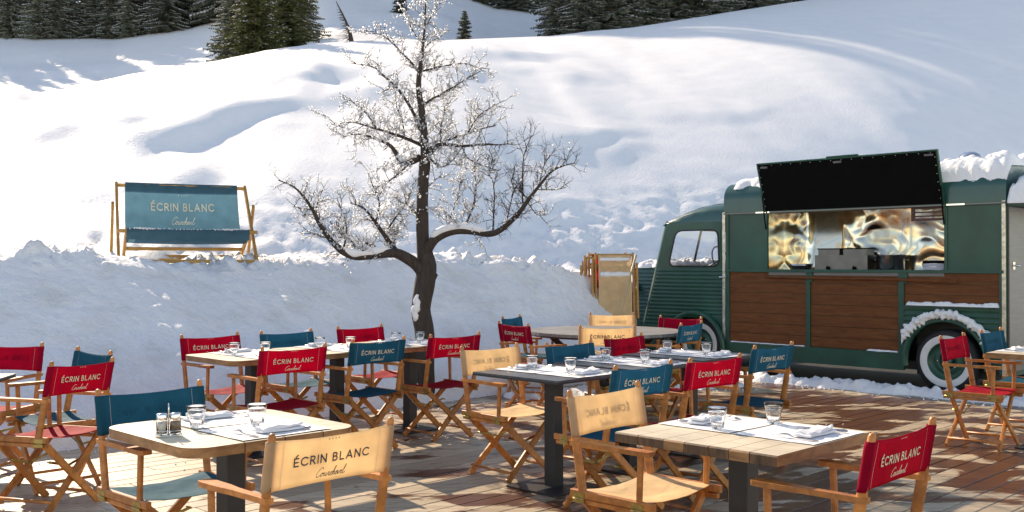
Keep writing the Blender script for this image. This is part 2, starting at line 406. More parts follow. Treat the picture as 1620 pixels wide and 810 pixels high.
DRIFTS = [([(150, 268), (215, 243), (290, 214), (370, 196), (440, 180)], 0.40), ([(40, 246), (130, 214), (250, 184)], 0.34), ([(370, 166), (450, 143), (520, 124), (580, 108)], 0.30),
          ([(455, 186), (545, 166), (600, 150)], 0.22), ([(-30, 215), (30, 172)], 0.4), ([(800, 244), (900, 226), (1010, 205)], 0.13), ([(930, 262), (1040, 240)], 0.10), ([(700, 104), (770, 92), (850, 98)], 0.24), ([(90, 330), (170, 305), (250, 290)], 0.10), ([(300, 160), (380, 132)], 0.16),
          ([(850, 128), (930, 112)], 0.14), ([(200, 300), (300, 272), (360, 262)], 0.14), ([(640, 150), (700, 128), (760, 118)], 0.16), ([(1040, 190), (1120, 176), (1200, 168)], 0.08)]
DR = [([on_slope(a, b_) for a, b_ in P], h) for P, h in DRIFTS]
def drift(X, Y):
    p = Vector((X + 0.5 * noise.noise(Vector((X * 0.35, Y * 0.12, 3))) + 0.35 * noise.noise(Vector((X * 1.1, Y * 0.5, 5))), Y + 1.8 * noise.noise(Vector((X * 0.3, Y * 0.15, 7))))); z = 0
    for P, h in DR:
        best = None; n = len(P) - 1
        for i in range(n):
            a, b_ = P[i], P[i + 1]; d = b_ - a; L = d.length; d = d / L
            t = (p - a).dot(d) / L
            if (t < 0 and i > 0) or (t > 1 and i < n - 1): t = max(0, min(1, t))
            q = a + d * L * max(0, min(1, t)); w_ = p - q; dist = w_.length
            if best is None or dist < best[0]: best = (dist, (i + t) / n, d.x * w_.y - d.y * w_.x)
        dist, s_, side = best
        if dist > 9: continue
        along = sstep(-0.15, 0.35, s_) * sstep(1.15, 0.65, s_)
        if dist == 0: sd = 0
        else: sd = dist if side < 0 else -dist          # positive on the camera side of the drift
        scale = 0.045 * p.y
        g_ = math.exp(-(sd / 3.2) ** 2) if sd < 0 else 1 - sstep(0, scale, sd)
        z += h * g_ * along
    return z
def hill(px, Y):
    k = (px - 810) / FP
    Y0 = foot_dist(k)
    yr = interp(YR, px); er = (HY - interp(RIDGE, px)) / FP; zr = HCAM + yr * er
    eb = (HY - interp(BACK, px)) / FP; zb2 = HCAM + YB * eb
    zb = 1.38
    X = k * Y
    if Y < yr:
        t = (Y - Y0) / (yr - Y0); t = max(t, -0.3)
        z = zb + (zr - zb) * (t + 0.22 * t * (1 - t)) if t > 0 else zb + t * 2
        fall = min(1, max(0, (yr - Y) / 9)) * sstep(0, 0.12, t)
        # wind drifts: long rolls that run up the slope
        wl = sstep(1050, 500, px); XX = X + 0.12 * Y
        n1 = noise.noise(Vector((X * 0.13 + 3.1, Y * 0.040, 1.7)))
        n2 = noise.noise(Vector((XX * 0.62, Y * 0.075, 4.2)))
        n3 = noise.noise(Vector((XX * 0.36 + 5.0, Y * 0.050 + 2.0, 8.3)))
        n4 = noise.noise(Vector((XX * 1.3, Y * 0.14, 6.1)))
        gate = 0.35 + 0.65 * sstep(-0.15, 0.25, noise.noise(Vector((X * 0.16 + 1.0, Y * 0.12, 9.9))))
        z += fall * ((0.5 + 0.25 * wl) * n1 + (0.06 + 0.12 * wl * gate) * n2 + (0.012 + 0.05 * wl) * n4 + 0.014 * fr_(X, Y, 0, 1.1, 4) + (0.06 + 0.12 * wl * gate) * sstep(-0.05, 0.35, n3) + (drift(X, Y) if -300 < px < 1500 else 0))
        z += sstep(0.16, 0.0, t) * 0.10 * fr_(X, Y, 2.0, 2.6, 4)
        return z
    if Y < YB:
        t = (Y - yr) / (YB - yr)
        return zr + (zb2 - zr) * t - 2.2 * math.sin(math.pi * t) * (1 - 0.3 * t) + 0.5 * fr_(X, Y, 5, 0.10, 3) * math.sin(math.pi * t)
    return zb2 + (Y - YB) * (eb + 0.05)
def make_hill():
    pxs = []; p = -900
    while p < 2600:
        pxs.append(p); p += 7 if -60 < p < 1680 else 28
    Ys = []; Y = 9.0
    while Y < 150: Ys.append(Y); Y *= 1.0125
    n = len(pxs)
    vv = []
    for Y in Ys:
        for px in pxs:
            k = (px - 810) / FP; Y0 = foot_dist(k)
            Yq = Y0 * 0.97 + (Y - 9.0) * (150 - Y0 * 0.97) / (141.0)
            vv.append((k * Yq, Yq, hill(px, Yq)))
    ff = [(j * n + i, j * n + i + 1, (j + 1) * n + i + 1, (j + 1) * n + i) for j in range(len(Ys) - 1) for i in range(n - 1)]
    g = MB(); g.add(vv, ff, M['snow_hill'], True)
    tag(g.build('snow_hill', normals=False), kind='structure')
make_hill()
def ground_at(px, Y): return ((px - 810) / FP * Y, Y, hill(px, Y))

# --- ploughed snow bank along the deck edge
PROF = [(7.93, -0.04), (7.98, 0.04), (8.04, 0.17), (8.2, 0.29), (8.5, 0.46), (8.88, 0.69), (9.25, 0.92), (9.6, 1.14), (9.9, 1.32), (10.12, 1.46), (10.38, 1.54), (10.9, 1.56), (11.6, 1.50), (12.6, 1.38), (13.4, 1.0)]
TOPH = [(-8, 1.55), (3, 1.55), (4.4, 1.52), (5.2, 1.42), (6.2, 1.43), (7.0, 1.53), (8, 1.56), (9.2, 1.50), (10.0, 1.32), (10.8, 1.18), (11.6, 1.05), (12.5, 0.9), (14, 0.9), (20, 1.2)]
COMP = [(-8, 1), (7.4, 1), (9.0, 0.8), (10.0, 0.42), (10.6, 0.34), (12, 0.5), (20, 0.5)]
def make_bank():
    nu, nv = 560, 120
    def P(a, b_):
        u = -6 + a * 21
        q = b_ * (len(PROF) - 1); i = min(int(q), len(PROF) - 2); t = q - i
        v_ = PROF[i][0] + (PROF[i + 1][0] - PROF[i][0]) * t; z = PROF[i][1] + (PROF[i + 1][1] - PROF[i][1]) * t
        z *= interp(TOPH, u) / 1.55
        cmp_ = interp(COMP, u); v_ = 8.0 + (v_ - 8.0) * cmp_
        v_ += 0.12 * noise.noise(Vector((u * 0.6, 3, 0))) * sstep(0, 0.3, b_) + 0.9 * sstep(10.6, 11.4, u)
        x, y, _ = uv(u, v_)
        face = sstep(0.03, 0.12, b_) * sstep(0.68, 0.60, b_); top = sstep(0.60, 0.70, b_)
        nx = Vector((x, y, z))
        lump = noise.noise(nx * 1.1) * 0.025 + noise.noise(nx * 4.5) * 0.012 + noise.noise(nx * 12) * 0.007
        v_ += -lump * face * 1.0
        cr = abs(noise.noise(nx * 7)) * 0.10 + abs(noise.noise(nx * 17)) * 0.055 + noise.noise(nx * 3) * 0.05
        cr *= (0.55 + 0.9 * sstep(-0.2, 0.4, noise.noise(Vector((u * 0.9, 7, 1)))))
        z += cr * (top * 1.15 + 0.12 * face) * sstep(1.0, 0.8, b_) + 0.02 * noise.noise(nx * 9) * face
        x, y, _ = uv(u, v_); return (x, y, z)
    g = MB(); g.grid(P, nu, nv, M['snow_bank'])
    # loose crumbs along the foot and the crest
    rr = random.Random(5)
    for _ in range(900):
        u = rr.uniform(0, 14); crest = rr.random() < 0.55
        if crest:
            v_ = 8 + rr.uniform(2.4, 3.3) * interp(COMP, u); z = 1.5 * interp(TOPH, u) / 1.55 + rr.uniform(-0.02, 0.10); r = rr.uniform(0.008, 0.03)
        else:
            v_ = 8.0 - rr.random() ** 3 * 0.5; z = 0.005; r = rr.uniform(0.004, 0.016)
        v_ += 0.9 * sstep(10.6, 11.4, u)
        x, y, _ = uv(u, v_); g.blob((x, y, z), r, M['snow'])
    tag(g.build('snow_bank'), kind='structure')
make_bank()
# --- trodden snow at the van and around the round table
def snow_strip(name, path, width, height, seed, n=240, m=10):
    g = MB(); off = Vector((seed * 3.1, seed, 0))
    P = [Vector((p[0], p[1], 0)) for p in path]
    def fn(a, b_):
        q = a * (len(P) - 1); i = min(int(q), len(P) - 2); c = P[i].lerp(P[i + 1], q - i)
        d = (P[i + 1] - P[i]).normalized(); s_ = Vector((-d.y, d.x, 0))
        wv = width * (0.75 + 0.5 * noise.noise(Vector((a * 14, seed, 0)))) * (0.6 + 0.4 * sstep(0, 0.05, a) * sstep(1, 0.95, a))
        p = c + s_ * (b_ - 0.5) * wv + s_ * 0.06 * noise.noise(Vector((a * 40, b_ * 2, seed)))
        e = sstep(0, 0.35, b_) * sstep(1, 0.65, b_) * sstep(0, 0.03, a) * sstep(1, 0.97, a)
        h = height * (0.55 + 1.3 * abs(noise.noise(p * 5 + off)) + 0.7 * abs(noise.noise(p * 16 + off)))
        return (p.x, p.y, -0.03 + e * (h + 0.03))
    g.grid(fn, n, m, M['snow'])
    rr = random.Random(seed)
    for _ in range(n):
        a = rr.random(); b_ = rr.choice([rr.uniform(-0.5, 0.1), rr.uniform(0.9, 1.3)]); x, y, z = fn(a, b_)
        g.blob((x, y, 0.004), rr.uniform(0.004, 0.014), M['snow'])
    o = g.build(name); tag(o, kind='structure'); return o
snow_strip('snow_berm', [uv(11.0, 7.6), uv(10.98, 6.0), uv(11.0, 4.6), uv(11.0, 3.4), uv(10.9, 2.2), uv(11.0, 0.5)], 0.50, 0.085, 2, 420, 12)
snow_strip('snow_patch', [uv(7.6, 7.7), uv(8.6, 7.3), uv(9.6, 7.6)], 0.9, 0.05, 4, 120, 14)
snow_strip('snow_patch', [uv(9.4, 6.9), uv(10.3, 6.6), uv(10.8, 7.4)], 0.6, 0.04, 6, 120, 14)

g = MB(); rr = random.Random(11)
for _ in range(170):
    u, v_ = rr.choice([(rr.uniform(6, 10.8), rr.uniform(0, 7)), (rr.gauss(3.9, 0.25), rr.gauss(2.2, 0.2)), (rr.uniform(3, 9), rr.uniform(6.5, 7.9))])
    x, y, _z = uv(u, v_); g.blob((x, y, 0.004), rr.uniform(0.003, 0.011), M['snow'])
tag(g.build('snow_crumbs'), 'loose crumbs of snow scattered over the wooden deck', 'snow', kind='stuff')

# ================================================================== lettering
def arc(cx, cy, rx, ry, a0, a1, n=12): return [(cx + rx * math.cos(R(a0 + (a1 - a0) * i / n)), cy + ry * math.sin(R(a0 + (a1 - a0) * i / n))) for i in range(n + 1)]
GL = {
 'É': (0.52, [[(0, 0), (0, 1)], [(0, 1), (0.52, 1)], [(0, 0.5), (0.46, 0.5)], [(0, 0), (0.52, 0)], [(0.18, 1.2), (0.42, 1.42)]]),
 'C': (0.84, [arc(0.5, 0.5, 0.5, 0.5, 48, 312, 18)]),
 'R': (0.58, [[(0, 0), (0, 1)], [(0, 1), (0.28, 1)] + arc(0.28, 0.74, 0.27, 0.26, 90, -90, 8) + [(0.0, 0.48)], [(0.24, 0.48), (0.6, 0)]]),
 'I': (0.0, [[(0, 0), (0, 1)]]),
 'N': (0.7, [[(0, 0), (0, 1)], [(0, 1), (0.7, 0)], [(0.7, 0), (0.7, 1)]]),
 'B': (0.56, [[(0, 0), (0, 1)], [(0, 1), (0.26, 1)] + arc(0.26, 0.77, 0.23, 0.23, 90, -90, 8) + [(0, 0.54)], [(0.26, 0.54)] + arc(0.29, 0.27, 0.27, 0.27, 90, -90, 8) + [(0, 0)]]),
 'L': (0.48, [[(0, 0), (0, 1)], [(0, 0), (0.48, 0)]]),
 'A': (0.8, [[(0, 0), (0.4, 1)], [(0.4, 1), (0.8, 0)], [(0.16, 0.3), (0.64, 0.3)]]),
}
def stroke(g, pts, wd, fn, m, z0):
    """flat ribbon with round-ish ends; fn maps (x,y,off) to 3D"""
    out = []
    for i, p in enumerate(pts):
        a = pts[max(i - 1, 0)]; c = pts[min(i + 1, len(pts) - 1)]
        dx, dy = c[0] - a[0], c[1] - a[1]; l = math.hypot(dx, dy) or 1; dx /= l; dy /= l
        ex = -wd / 2 if i == 0 else (wd / 2 if i == len(pts) - 1 else 0)
        px, py = p[0] + dx * ex, p[1] + dy * ex
        out.append((px - dy * wd / 2, py + dx * wd / 2)); out.append((px + dy * wd / 2, py - dx * wd / 2))
    vv = [fn(x, y, z0) for x, y in out]
    g.add(vv, [(2 * i, 2 * i + 1, 2 * i + 3, 2 * i + 2) for i in range(len(pts) - 1)], m)
def catmull(P, n=5):
    out = []
    for i in range(len(P) - 1):
        p0, p1, p2, p3 = P[max(i - 1, 0)], P[i], P[i + 1], P[min(i + 2, len(P) - 1)]
        for k in range(n):
            t = k / n
            out.append(tuple(0.5 * ((2 * p1[j]) + (-p0[j] + p2[j]) * t + (2 * p0[j] - 5 * p1[j] + 4 * p2[j] - p3[j]) * t * t + (-p0[j] + 3 * p1[j] - 3 * p2[j] + p3[j]) * t ** 3) for j in (0, 1)))
    return out + [P[-1]]
def script_paths():
    """the word Courchevel as one running hand, x height 1"""
    x = 0; P = []
    # C
    C_ = [(1.7, 2.0), (1.5, 2.4), (0.9, 2.3), (0.25, 1.5), (0.05, 0.6), (0.4, 0.0), (1.0, 0.1), (1.6, 0.6)]
    o = [(2.2, 0.95), (1.8, 0.9), (1.6, 0.4), (1.85, 0.0), (2.25, 0.3), (2.3, 0.8), (2.1, 0.95), (2.4, 0.75)]
    u = [(2.75, 0.95), (2.65, 0.3), (2.85, 0.0), (3.2, 0.4), (3.35, 0.95), (3.25, 0.3), (3.45, 0.0)]
    r_ = [(3.75, 0.5), (3.85, 1.05), (4.0, 0.9), (4.2, 0.95), (4.1, 0.3), (4.3, 0.0)]
    c = [(4.7, 0.5), (5.1, 0.95), (4.8, 0.9), (4.6, 0.4), (4.8, 0.0), (5.2, 0.2)]
    h = [(5.6, 1.2), (5.75, 2.3), (5.55, 2.2), (5.4, 0.9), (5.4, 0.0), (5.6, 0.7), (5.9, 0.95), (5.9, 0.3), (6.1, 0.0)]
    e = [(6.4, 0.4), (6.75, 0.8), (6.6, 0.97), (6.35, 0.6), (6.45, 0.05), (6.85, 0.15)]
    v_ = [(7.05, 0.95), (7.15, 0.3), (7.3, 0.0), (7.6, 0.6), (7.65, 0.95), (7.85, 0.8)]
    e2 = [(8.2, 0.75), (8.1, 0.97), (7.9, 0.6), (8.0, 0.05), (8.35, 0.15)]
    l = [(8.8, 1.3), (9.0, 2.3), (8.8, 2.2), (8.6, 0.8), (8.75, 0.0), (9.4, 0.35)]
    P = C_ + o + u + r_ + c + h + e + v_ + e2 + l
    return [(p[0] + 0.38 * p[1], p[1]) for p in catmull(P, 4)], 9.9
def lettering(g, fn, W, capH, zbase, m, script=True, stars=True, zs=None, zst=None, sw=None, bold=0.19):
    txt = 'ÉCRIN BLANC'; adv = []; x = 0; gap = 0.42
    for ch in txt:
        if ch == ' ': x += 0.55; continue
        wd, st = GL[ch]; adv.append((x, st)); x += wd + gap
    tot = x - gap; s = capH
    sx_ = W / tot
    q = 0.0
    for ox, st in adv:
        for pl in st:
            q += 0.00004
            stroke(g, [((ox + p[0]) * sx_ - W / 2, p[1] * s + zbase) for p in pl], bold * s, fn, m, q)
    if script:
        pts, tw = script_paths(); sw = sw or W * 0.42; k = sw / tw
        stroke(g, [(p[0] * k - sw / 2, p[1] * k + zs) for p in pts], 0.0022 * (W / 0.315), fn, m, 0.0)
    if stars:
        for i in range(4):
            cx = (i - 1.5) * W * 0.045; r = W * 0.0115
            st5 = [(cx + (r if j % 2 == 0 else r * 0.45) * math.sin(math.pi * j / 5), zst + (r if j % 2 == 0 else r * 0.45) * math.cos(math.pi * j / 5)) for j in range(10)]
            g.add([fn(a, b_, 0) for a, b_ in st5], [tuple(range(10))], m)

# ================================================================== DIRECTOR'S CHAIR
PW = 0.252; ZT = 0.875
def posty(z): return -0.140 - (z - 0.42) * 0.178
def make_chair(col, textfront=False):
    root = empty('director_chair'); tk = M['teak']; br = M['brass']; fab = M[col]
    ink = M['ink_dark'] if col == 'beige' else M['ink_cream']
    for sx_ in (-1, 1):
        X = sx_ * PW
        g = MB()   # back post: flat slat turning into a round tip
        zs_ = [0.405, 0.44, 0.60, 0.655, 0.70, 0.80, 0.862, 0.872, ZT]
        hw = [0.020, 0.021, 0.021, 0.019, 0.014, 0.014, 0.014, 0.010, 0.004]; hx = [0.012, 0.012, 0.012, 0.0125, 0.0135, 0.0135, 0.013, 0.009, 0.004]
        vv = []
        for z, a, b_ in zip(zs_, hw, hx):
            for k in range(10):
                t = 2 * math.pi * k / 10; ex = 0.55 if a > 0.016 else 1.0
                cx = math.copysign(abs(math.cos(t)) ** ex, math.cos(t)); cy = math.copysign(abs(math.sin(t)) ** ex, math.sin(t))
                vv.append((X + cx * b_, posty(z) + cy * a, z))
        ff = [(i * 10 + k, i * 10 + (k + 1) % 10, (i + 1) * 10 + (k + 1) % 10, (i + 1) * 10 + k) for i in range(8) for k in range(10)]
        ff += [tuple(range(9, -1, -1)), tuple(80 + k for k in range(10))]
        g.add(vv, ff, tk, True); g.build('back_post', root)
        g = MB(); g.beam((X, -0.205, 0.424), (X, 0.245, 0.424), 0.024, 0.034, tk)           # upper seat rail
        g.beam((X - sx_ * 0.006, -0.200, 0.392), (X - sx_ * 0.006, 0.235, 0.392), 0.020, 0.022, tk)
        rail = g.build('seat_rail', root)
        for yy in (-0.155, 0.165):
            h = MB(); h.box((X + sx_ * 0.0125 - 0.0012, yy - 0.032, 0.385), (X + sx_ * 0.0125 + 0.0012, yy + 0.032, 0.432), br)
            h.tube([(X + sx_ * 0.016, yy - 0.03, 0.404), (X + sx_ * 0.016, yy + 0.03, 0.404)], 0.004, br, 6)
            h.build('hinge', rail)
        g = MB()   # arm: narrow strip with a wider paddle in front
        pr = [(-0.205, 0.016), (-0.10, 0.017), (0.02, 0.019), (0.08, 0.027), (0.19, 0.030), (0.222, 0.026), (0.232, 0.018)]
        poly = [(X + h_, y) for y, h_ in pr] + [(X - h_, y) for y, h_ in reversed(pr)]
        g.prism(poly, lambda a, b_, d: (a, b_, d), 0.636, 0.656, tk); g.build('armrest', root)
        g = MB(); g.beam((X, 0.165, 0.40), (X, 0.175, 0.636), 0.021, 0.026, tk, ch=0.005); g.build('arm_support', root)
        for yy in (-0.175, 0.195):                                                        # crossed legs
            g = MB(); o_ = 0.012 * sx_
            g.beam((X - sx_ * 0.02, yy * 0.90 + o_, 0.398), (-sx_ * 0.197, yy * 1.06 + o_, 0.004), 0.042, 0.020, tk, side=(1, 0, 0.3)); g.build('leg', root)
        g = MB(); g.tube([(-sx_ * 0.186, -0.19, 0.062), (-sx_ * 0.186, 0.21, 0.062)], 0.010, tk, 8); g.build('stretcher', root)
    for yy in (-0.135, 0.145):
        g = MB()
        g.beam((-0.155, yy, 0.285), (0, yy, 0.245), 0.003, 0.015, br, side=(0, 1, 0), ch=0.0005)
        g.beam((0.155, yy + 0.004, 0.285), (0, yy + 0.004, 0.245), 0.003, 0.015, br, side=(0, 1, 0), ch=0.0005)
        g.tube([(0, yy - 0.008, 0.245), (0, yy + 0.012, 0.245)], 0.008, br, 8)
        for xx in (-0.155, 0.155): g.tube([(xx, yy - 0.03, 0.285), (xx, yy + 0.012, 0.285)], 0.005, br, 6)
        g.build('folding_brace', root)
    # back canvas
    z0, z1 = 0.672, 0.845
    def sheet(side, m_, name):
        pass
    g = MB(); sec = []
    rs = 0.0185
    xs = [-PW - rs + 0.0005, -PW - rs * 0.8, -PW - rs * 0.4, -PW, -PW + 0.018, -PW + 0.032, -PW + 0.05, -0.12, -0.06, 0, 0.06, 0.12, PW - 0.05, PW - 0.032, PW - 0.018, PW, PW + rs * 0.4, PW + rs * 0.8, PW + rs - 0.0005]
    def half(x):
        d = abs(x) - PW
        if d > 0: return math.sqrt(max(rs * rs - d * d, 1e-8))
        if d > -0.035: t = -d / 0.035; t = t * t * (3 - 2 * t); return rs * (1 - t) + 0.0022 * t
        return 0.0022
    nz = 9; vv = []; n = len(xs)
    ring = [(x, -1) for x in xs] + [(x, 1) for x in reversed(xs)]
    for j in range(nz + 1):
        t = j / nz
        for x, sd in ring:
            inn = sstep(PW - 0.01, PW - 0.10, abs(x))
            z = z0 + (z1 - z0) * t - 0.009 * inn * (1 - (x / PW) ** 2) * (1 if t > 0.5 else -0.6) * abs(2 * t - 1)
            wr = 0.0035 * noise.noise(Vector((x * 16, t * 2.5, len(col)))) * inn + 0.0015 * noise.noise(Vector((x * 60, t * 16, 3))) * (1 - inn)
            y = posty(z) + 0.002 - 0.010 * inn * 0.6 + sd * half(x) + wr
            vv.append((x + 0.0018 * noise.noise(Vector((t * 18, 1, x * 3))), y, z))
    m_ = len(ring)
    ff = [(j * m_ + i, j * m_ + (i + 1) % m_, (j + 1) * m_ + (i + 1) % m_, (j + 1) * m_ + i) for j in range(nz) for i in range(m_)]
    for j in (0, nz):
        for i in range(n - 1): ff.append((j * m_ + i, j * m_ + i + 1, j * m_ + m_ - 2 - i, j * m_ + m_ - 1 - i))
    g.add(vv, ff, M[col + '_back'], True); back = g.build('backrest', root)
    def ybk(z, x, sd): return posty(z) + 0.002 - 0.006 * sstep(PW - 0.01, PW - 0.10, abs(x)) + sd * 0.0022 + 0.0035 * noise.noise(Vector((x * 16, (z - z0) / (z1 - z0) * 2.5, len(col))))
    fb = lambda x, z, q: (x, ybk(z, x, -1) - 0.0022 - q, z)
    ff_ = lambda x, z, q: (x, ybk(z, x, 1) + 0.0022 + q, z)
    g = MB(); g2 = MB()
    zb, zs, zst = 0.748, 0.696, 0.828
    flip = (lambda x, z, q: ff_(-x, z, q)) if textfront else fb
    ghost = (lambda x, z, q: fb(-x, z, q)) if textfront else ff_
    lettering(g, flip, 0.315, 0.027, zb, ink, True, True, zs, zst, 0.13)
    g.build('lettering', back)
    lettering(g2, ghost, 0.315, 0.027, zb, M[col + '_ghost'], False, False)
    g2.build('show_through', back)
    g = MB()
    for sd, fn in ((-1, fb), (1, ff_)):
        for xx in (-PW + 0.048, PW - 0.048):
            stroke(g, [(xx, z0 + 0.006 + i * (z1 - z0 - 0.014) / 6) for i in range(7)], 0.0014, fn, M['stitch'], 0.0004)
    g.build('stitching', back)
    # seat sling
    g = MB()
    def seat(a, b_):
        x = -PW + 0.004 + a * (2 * PW - 0.008); y = -0.165 + b_ * 0.36
        s_ = 1 - (x / PW) ** 2
        return (x, y, 0.442 - 0.030 * s_ - 0.008 * s_ * math.cos((b_ - 0.5) * 6) + 0.004 * noise.noise(Vector((x * 14, y * 14, 2))) * s_)
    g.grid(seat, 22, 14, fab)
    def under(a, b_): x, y, z = seat(a, b_); return (x, y, z - 0.003)
    g.grid(under, 22, 14, fab)
    g.build('seat', root)
    return root
PROTO = {}
def place_chair(col, x, y, yaw, label, group='director chairs around the tables', textfront=False, tilt=0, rawpost=False):
    key = (col, textfront)
    if key not in PROTO: PROTO[key] = make_chair(col, textfront); o = PROTO[key]; 
    else:
        o = copy_tree(PROTO[key])
    clear_tags(o); o.location = (x, y, 0.002); o.rotation_euler = (0, R(tilt), R(yaw))
    tag(o, label, 'chair', group)
    return o
def bp(x, y, yaw):   # chair centre from the middle of its back tips
    a = R(yaw); return (x - 0.221 * math.sin(a), y + 0.221 * math.cos(a), yaw)
CH = [
 ('red', bp(-3.63, 7.30, 172), 'red director chair facing the camera beyond the black table at the left edge'),
 ('blue', bp(-2.79, 6.74, 136), 'blue director chair half hidden behind the tilted red chair at far left'),
 ('red', (-2.76, 6.02, 72), 'red director chair in left foreground turned left, its back canvas tilted'),
 ('red', (-2.30, 8.08, -132.5), 'red director chair behind the rounded left end of the long wooden table'),
 ('blue', bp(-1.945, 8.70, -133), 'blue director chair behind the long wooden table, between two red chairs'),
 ('red', bp(-1.41, 9.35, -133), 'red director chair behind the long wooden table, nearest the tree trunk'),
 ('red', (-1.67, 7.20, 44), 'red director chair in front of the rounded left end of the long wooden table'),
 ('blue', (-1.18, 7.89, 47), 'blue director chair with its back to camera at the middle of the long wooden table'),
 ('red', (-0.61, 8.43, 42), 'red director chair at the right end of the long wooden table'),
 ('blue', (-1.53, 4.58, -132.5), 'blue director chair behind the wooden table with salt and pepper'),
 ('beige', (-0.78, 3.69, 46), 'beige director chair in the front centre with dark lettering on its back'),
 ('beige', (-0.01, 6.92, -138.4), 'beige director chair at the left corner of the nearest black table'),
 ('blue', bp(0.42, 7.42, -133), 'blue director chair behind the black tables, right of the beige chair'),
 ('red', bp(0.90, 8.15, -131), 'red director chair behind the black tables, before the beige chairs'),
 ('blue', bp(0.76, 5.80, 44), 'blue director chair in front of the black tables, behind the beige chair'),
 ('red', bp(1.26, 6.23, 42), 'bright red director chair in front of the black tables'),
 ('blue', bp(1.87, 7.20, 45), 'blue director chair at the right end of the black tables near the van'),
 ('beige', bp(0.43, 4.69, -134), 'beige director chair behind the left corner of the square plank table'),
 ('red', (1.22, 3.70, 45.6), 'red director chair at front right of the square plank table'),
 ('beige', bp(0.885, 9.35, 0), 'beige director chair with lettered back before the round grey table'),
 ('beige', bp(1.163, 11.75, 178), 'beige director chair beyond the round grey table by the folded deckchairs'),
 ('red', bp(0.01, 9.80, -56), 'red director chair with blotchy back at the left of the round grey table'),
 ('blue', bp(-0.01, 11.12, -112), 'blue director chair behind the blotchy red one, left of the round grey table'),
 ('red', bp(1.84, 11.0, 140), 'crumpled red director chair right of the round grey table, by the van wheel'),
 ('blue', bp(1.76, 9.88, 57), 'blue director chair right of the round grey table, backed by the van wheel'),
 ('red', (3.72, 8.01, -133), 'red director chair in front of the whitewall wheel at the right edge'),
 ('blue', bp(4.20, 8.85, -133), 'blue director chair behind the wooden table at the right edge'),
]
for i, (col, (x, y, yaw), lab) in enumerate(CH):
    place_chair(col, x, y, yaw, lab, textfront=(i == 3), tilt=(2.2 if i == 2 else 0))

# ================================================================== TABLES
def rr_poly(hx, hy, r, n=6):
    out = []
    for cx, cy, a in ((hx - r, hy - r, 0), (-hx + r, hy - r, 90), (-hx + r, -hy + r, 180), (hx - r, -hy + r, 270)):
        for i in range(n + 1): t = R(a + 90 * i / n); out.append((cx + r * math.cos(t), cy + r * math.sin(t)))
    return out
def base(root, ztop, plate=0.22, colw=0.045):
    g = MB(); g.beam((0, 0, 0.010), (0, 0, ztop), colw * 2, colw * 2, M['dark_metal'], ch=0.004); g.build('column', root)
    g = MB(); g.prism(rr_poly(plate, plate, 0.008, 2), lambda a, b_, d: (a, b_, d), 0.003, 0.014, M['dark_metal']); g.build('base_plate', root)
def wood_table(name, x, y, label, half=0.375, round_r=0.0, dark_end=False, yaw=45, hx=None):
    """local x runs along the row of tables, boards run along local y"""
    root = empty(name, (x, y, 0), R(yaw)); tag(root, label, 'table')
    hx = hx or half; hy = half; zt, th = 0.75, 0.040
    nb_ = 5; bw = 2 * hy / nb_ ; rg = random.Random(hash(label) % 999 if False else len(label))
    g = MB(); f3 = lambda a, b_, d: (a, b_, d)
    if round_r:
        poly = rr_poly(hx, hy, round_r, 8)
        g.prism(poly, f3, zt - th, zt - 0.002, M['t_edge'], smooth=False)
        n = len(poly); g.add([(a, b_, zt - 0.002 + 0.0015) for a, b_ in poly], [tuple(range(n))], M['t_pale'])
        for k in (-0.16, 0.02, 0.20):
            g.box((k * 1.0 - 0.0012, -hy + 0.002, zt - 0.0005 + 0.0), (k * 1.0 + 0.0012, hy - 0.002, zt + 0.0006), M['gap'])
            for s_ in (-1, 1): g.box((k - 0.0015, s_ * hy - 0.0015, zt - th + 0.002), (k + 0.0015, s_ * hy + 0.0015, zt - 0.003), M['gap'])
        g.build('tabletop', root)
    else:
        nb_ = 7; e = -hx
        ws = [rg.uniform(0.8, 1.25) for _ in range(nb_)]; tot = sum(ws)
        for i in range(nb_):
            wd = ws[i] / tot * 2 * hx; a0, a1 = e + 0.0018, e + wd - 0.0018; e += wd
            c = 0.006; dz = rg.uniform(-0.0006, 0.0006); dy = rg.uniform(-0.003, 0.003) if dark_end else 0
            y0, y1 = -hy + dy, hy + dy; z1 = zt + dz
            g.add([(a0, y0 + c, z1), (a1, y0 + c, z1), (a1, y1 - c, z1), (a0, y1 - c, z1)], [(0, 1, 2, 3)], M['t_pale'])
            em = M['t_edge_dark'] if (dark_end and i % 3 != 1) else M['t_edge']
            sec0 = [(y0 + c, z1), (y0, z1 - c), (y0, zt - th), (y1, zt - th), (y1, z1 - c), (y1 - c, z1)]
            vv = [(a0, p, q) for p, q in sec0] + [(a1, p, q) for p, q in sec0]
            g.add(vv, [(0, 1, 7, 6), (1, 2, 8, 7), (3, 4, 10, 9), (4, 5, 11, 10)], em)
            g.add(vv, [(2, 3, 9, 8)], M['t_edge'])
            g.add(vv, [(0, 5, 4, 3, 2, 1), (6, 7, 8, 9, 10, 11)], M['t_edge'])
        g.box((-hx + 0.01, -hy + 0.01, zt - th + 0.002), (hx - 0.01, hy - 0.01, zt - 0.008), M['gap'])
        g.build('tabletop', root)
    base(root, zt - th - 0.001)
    return root
def black_table(name, x, y, label, half=0.375, yaw=45):
    root = empty(name, (x, y, 0), R(yaw)); tag(root, label, 'table')
    g = MB(); g.prism(rr_poly(half, half, 0.01, 2), lambda a, b_, d: (a, b_, d), 0.722, 0.732, M['dark_metal'])
    g.prism(rr_poly(half - 0.002, half - 0.002, 0.01, 2), lambda a, b_, d: (a, b_, d), 0.732, 0.744, M['slate_top'])
    g.build('tabletop', root); base(root, 0.721); return root
wood_table('dining_table', -1.195, 4.295, 'square wooden table with rounded corners, salt and pepper at its corner', 0.39, 0.10)
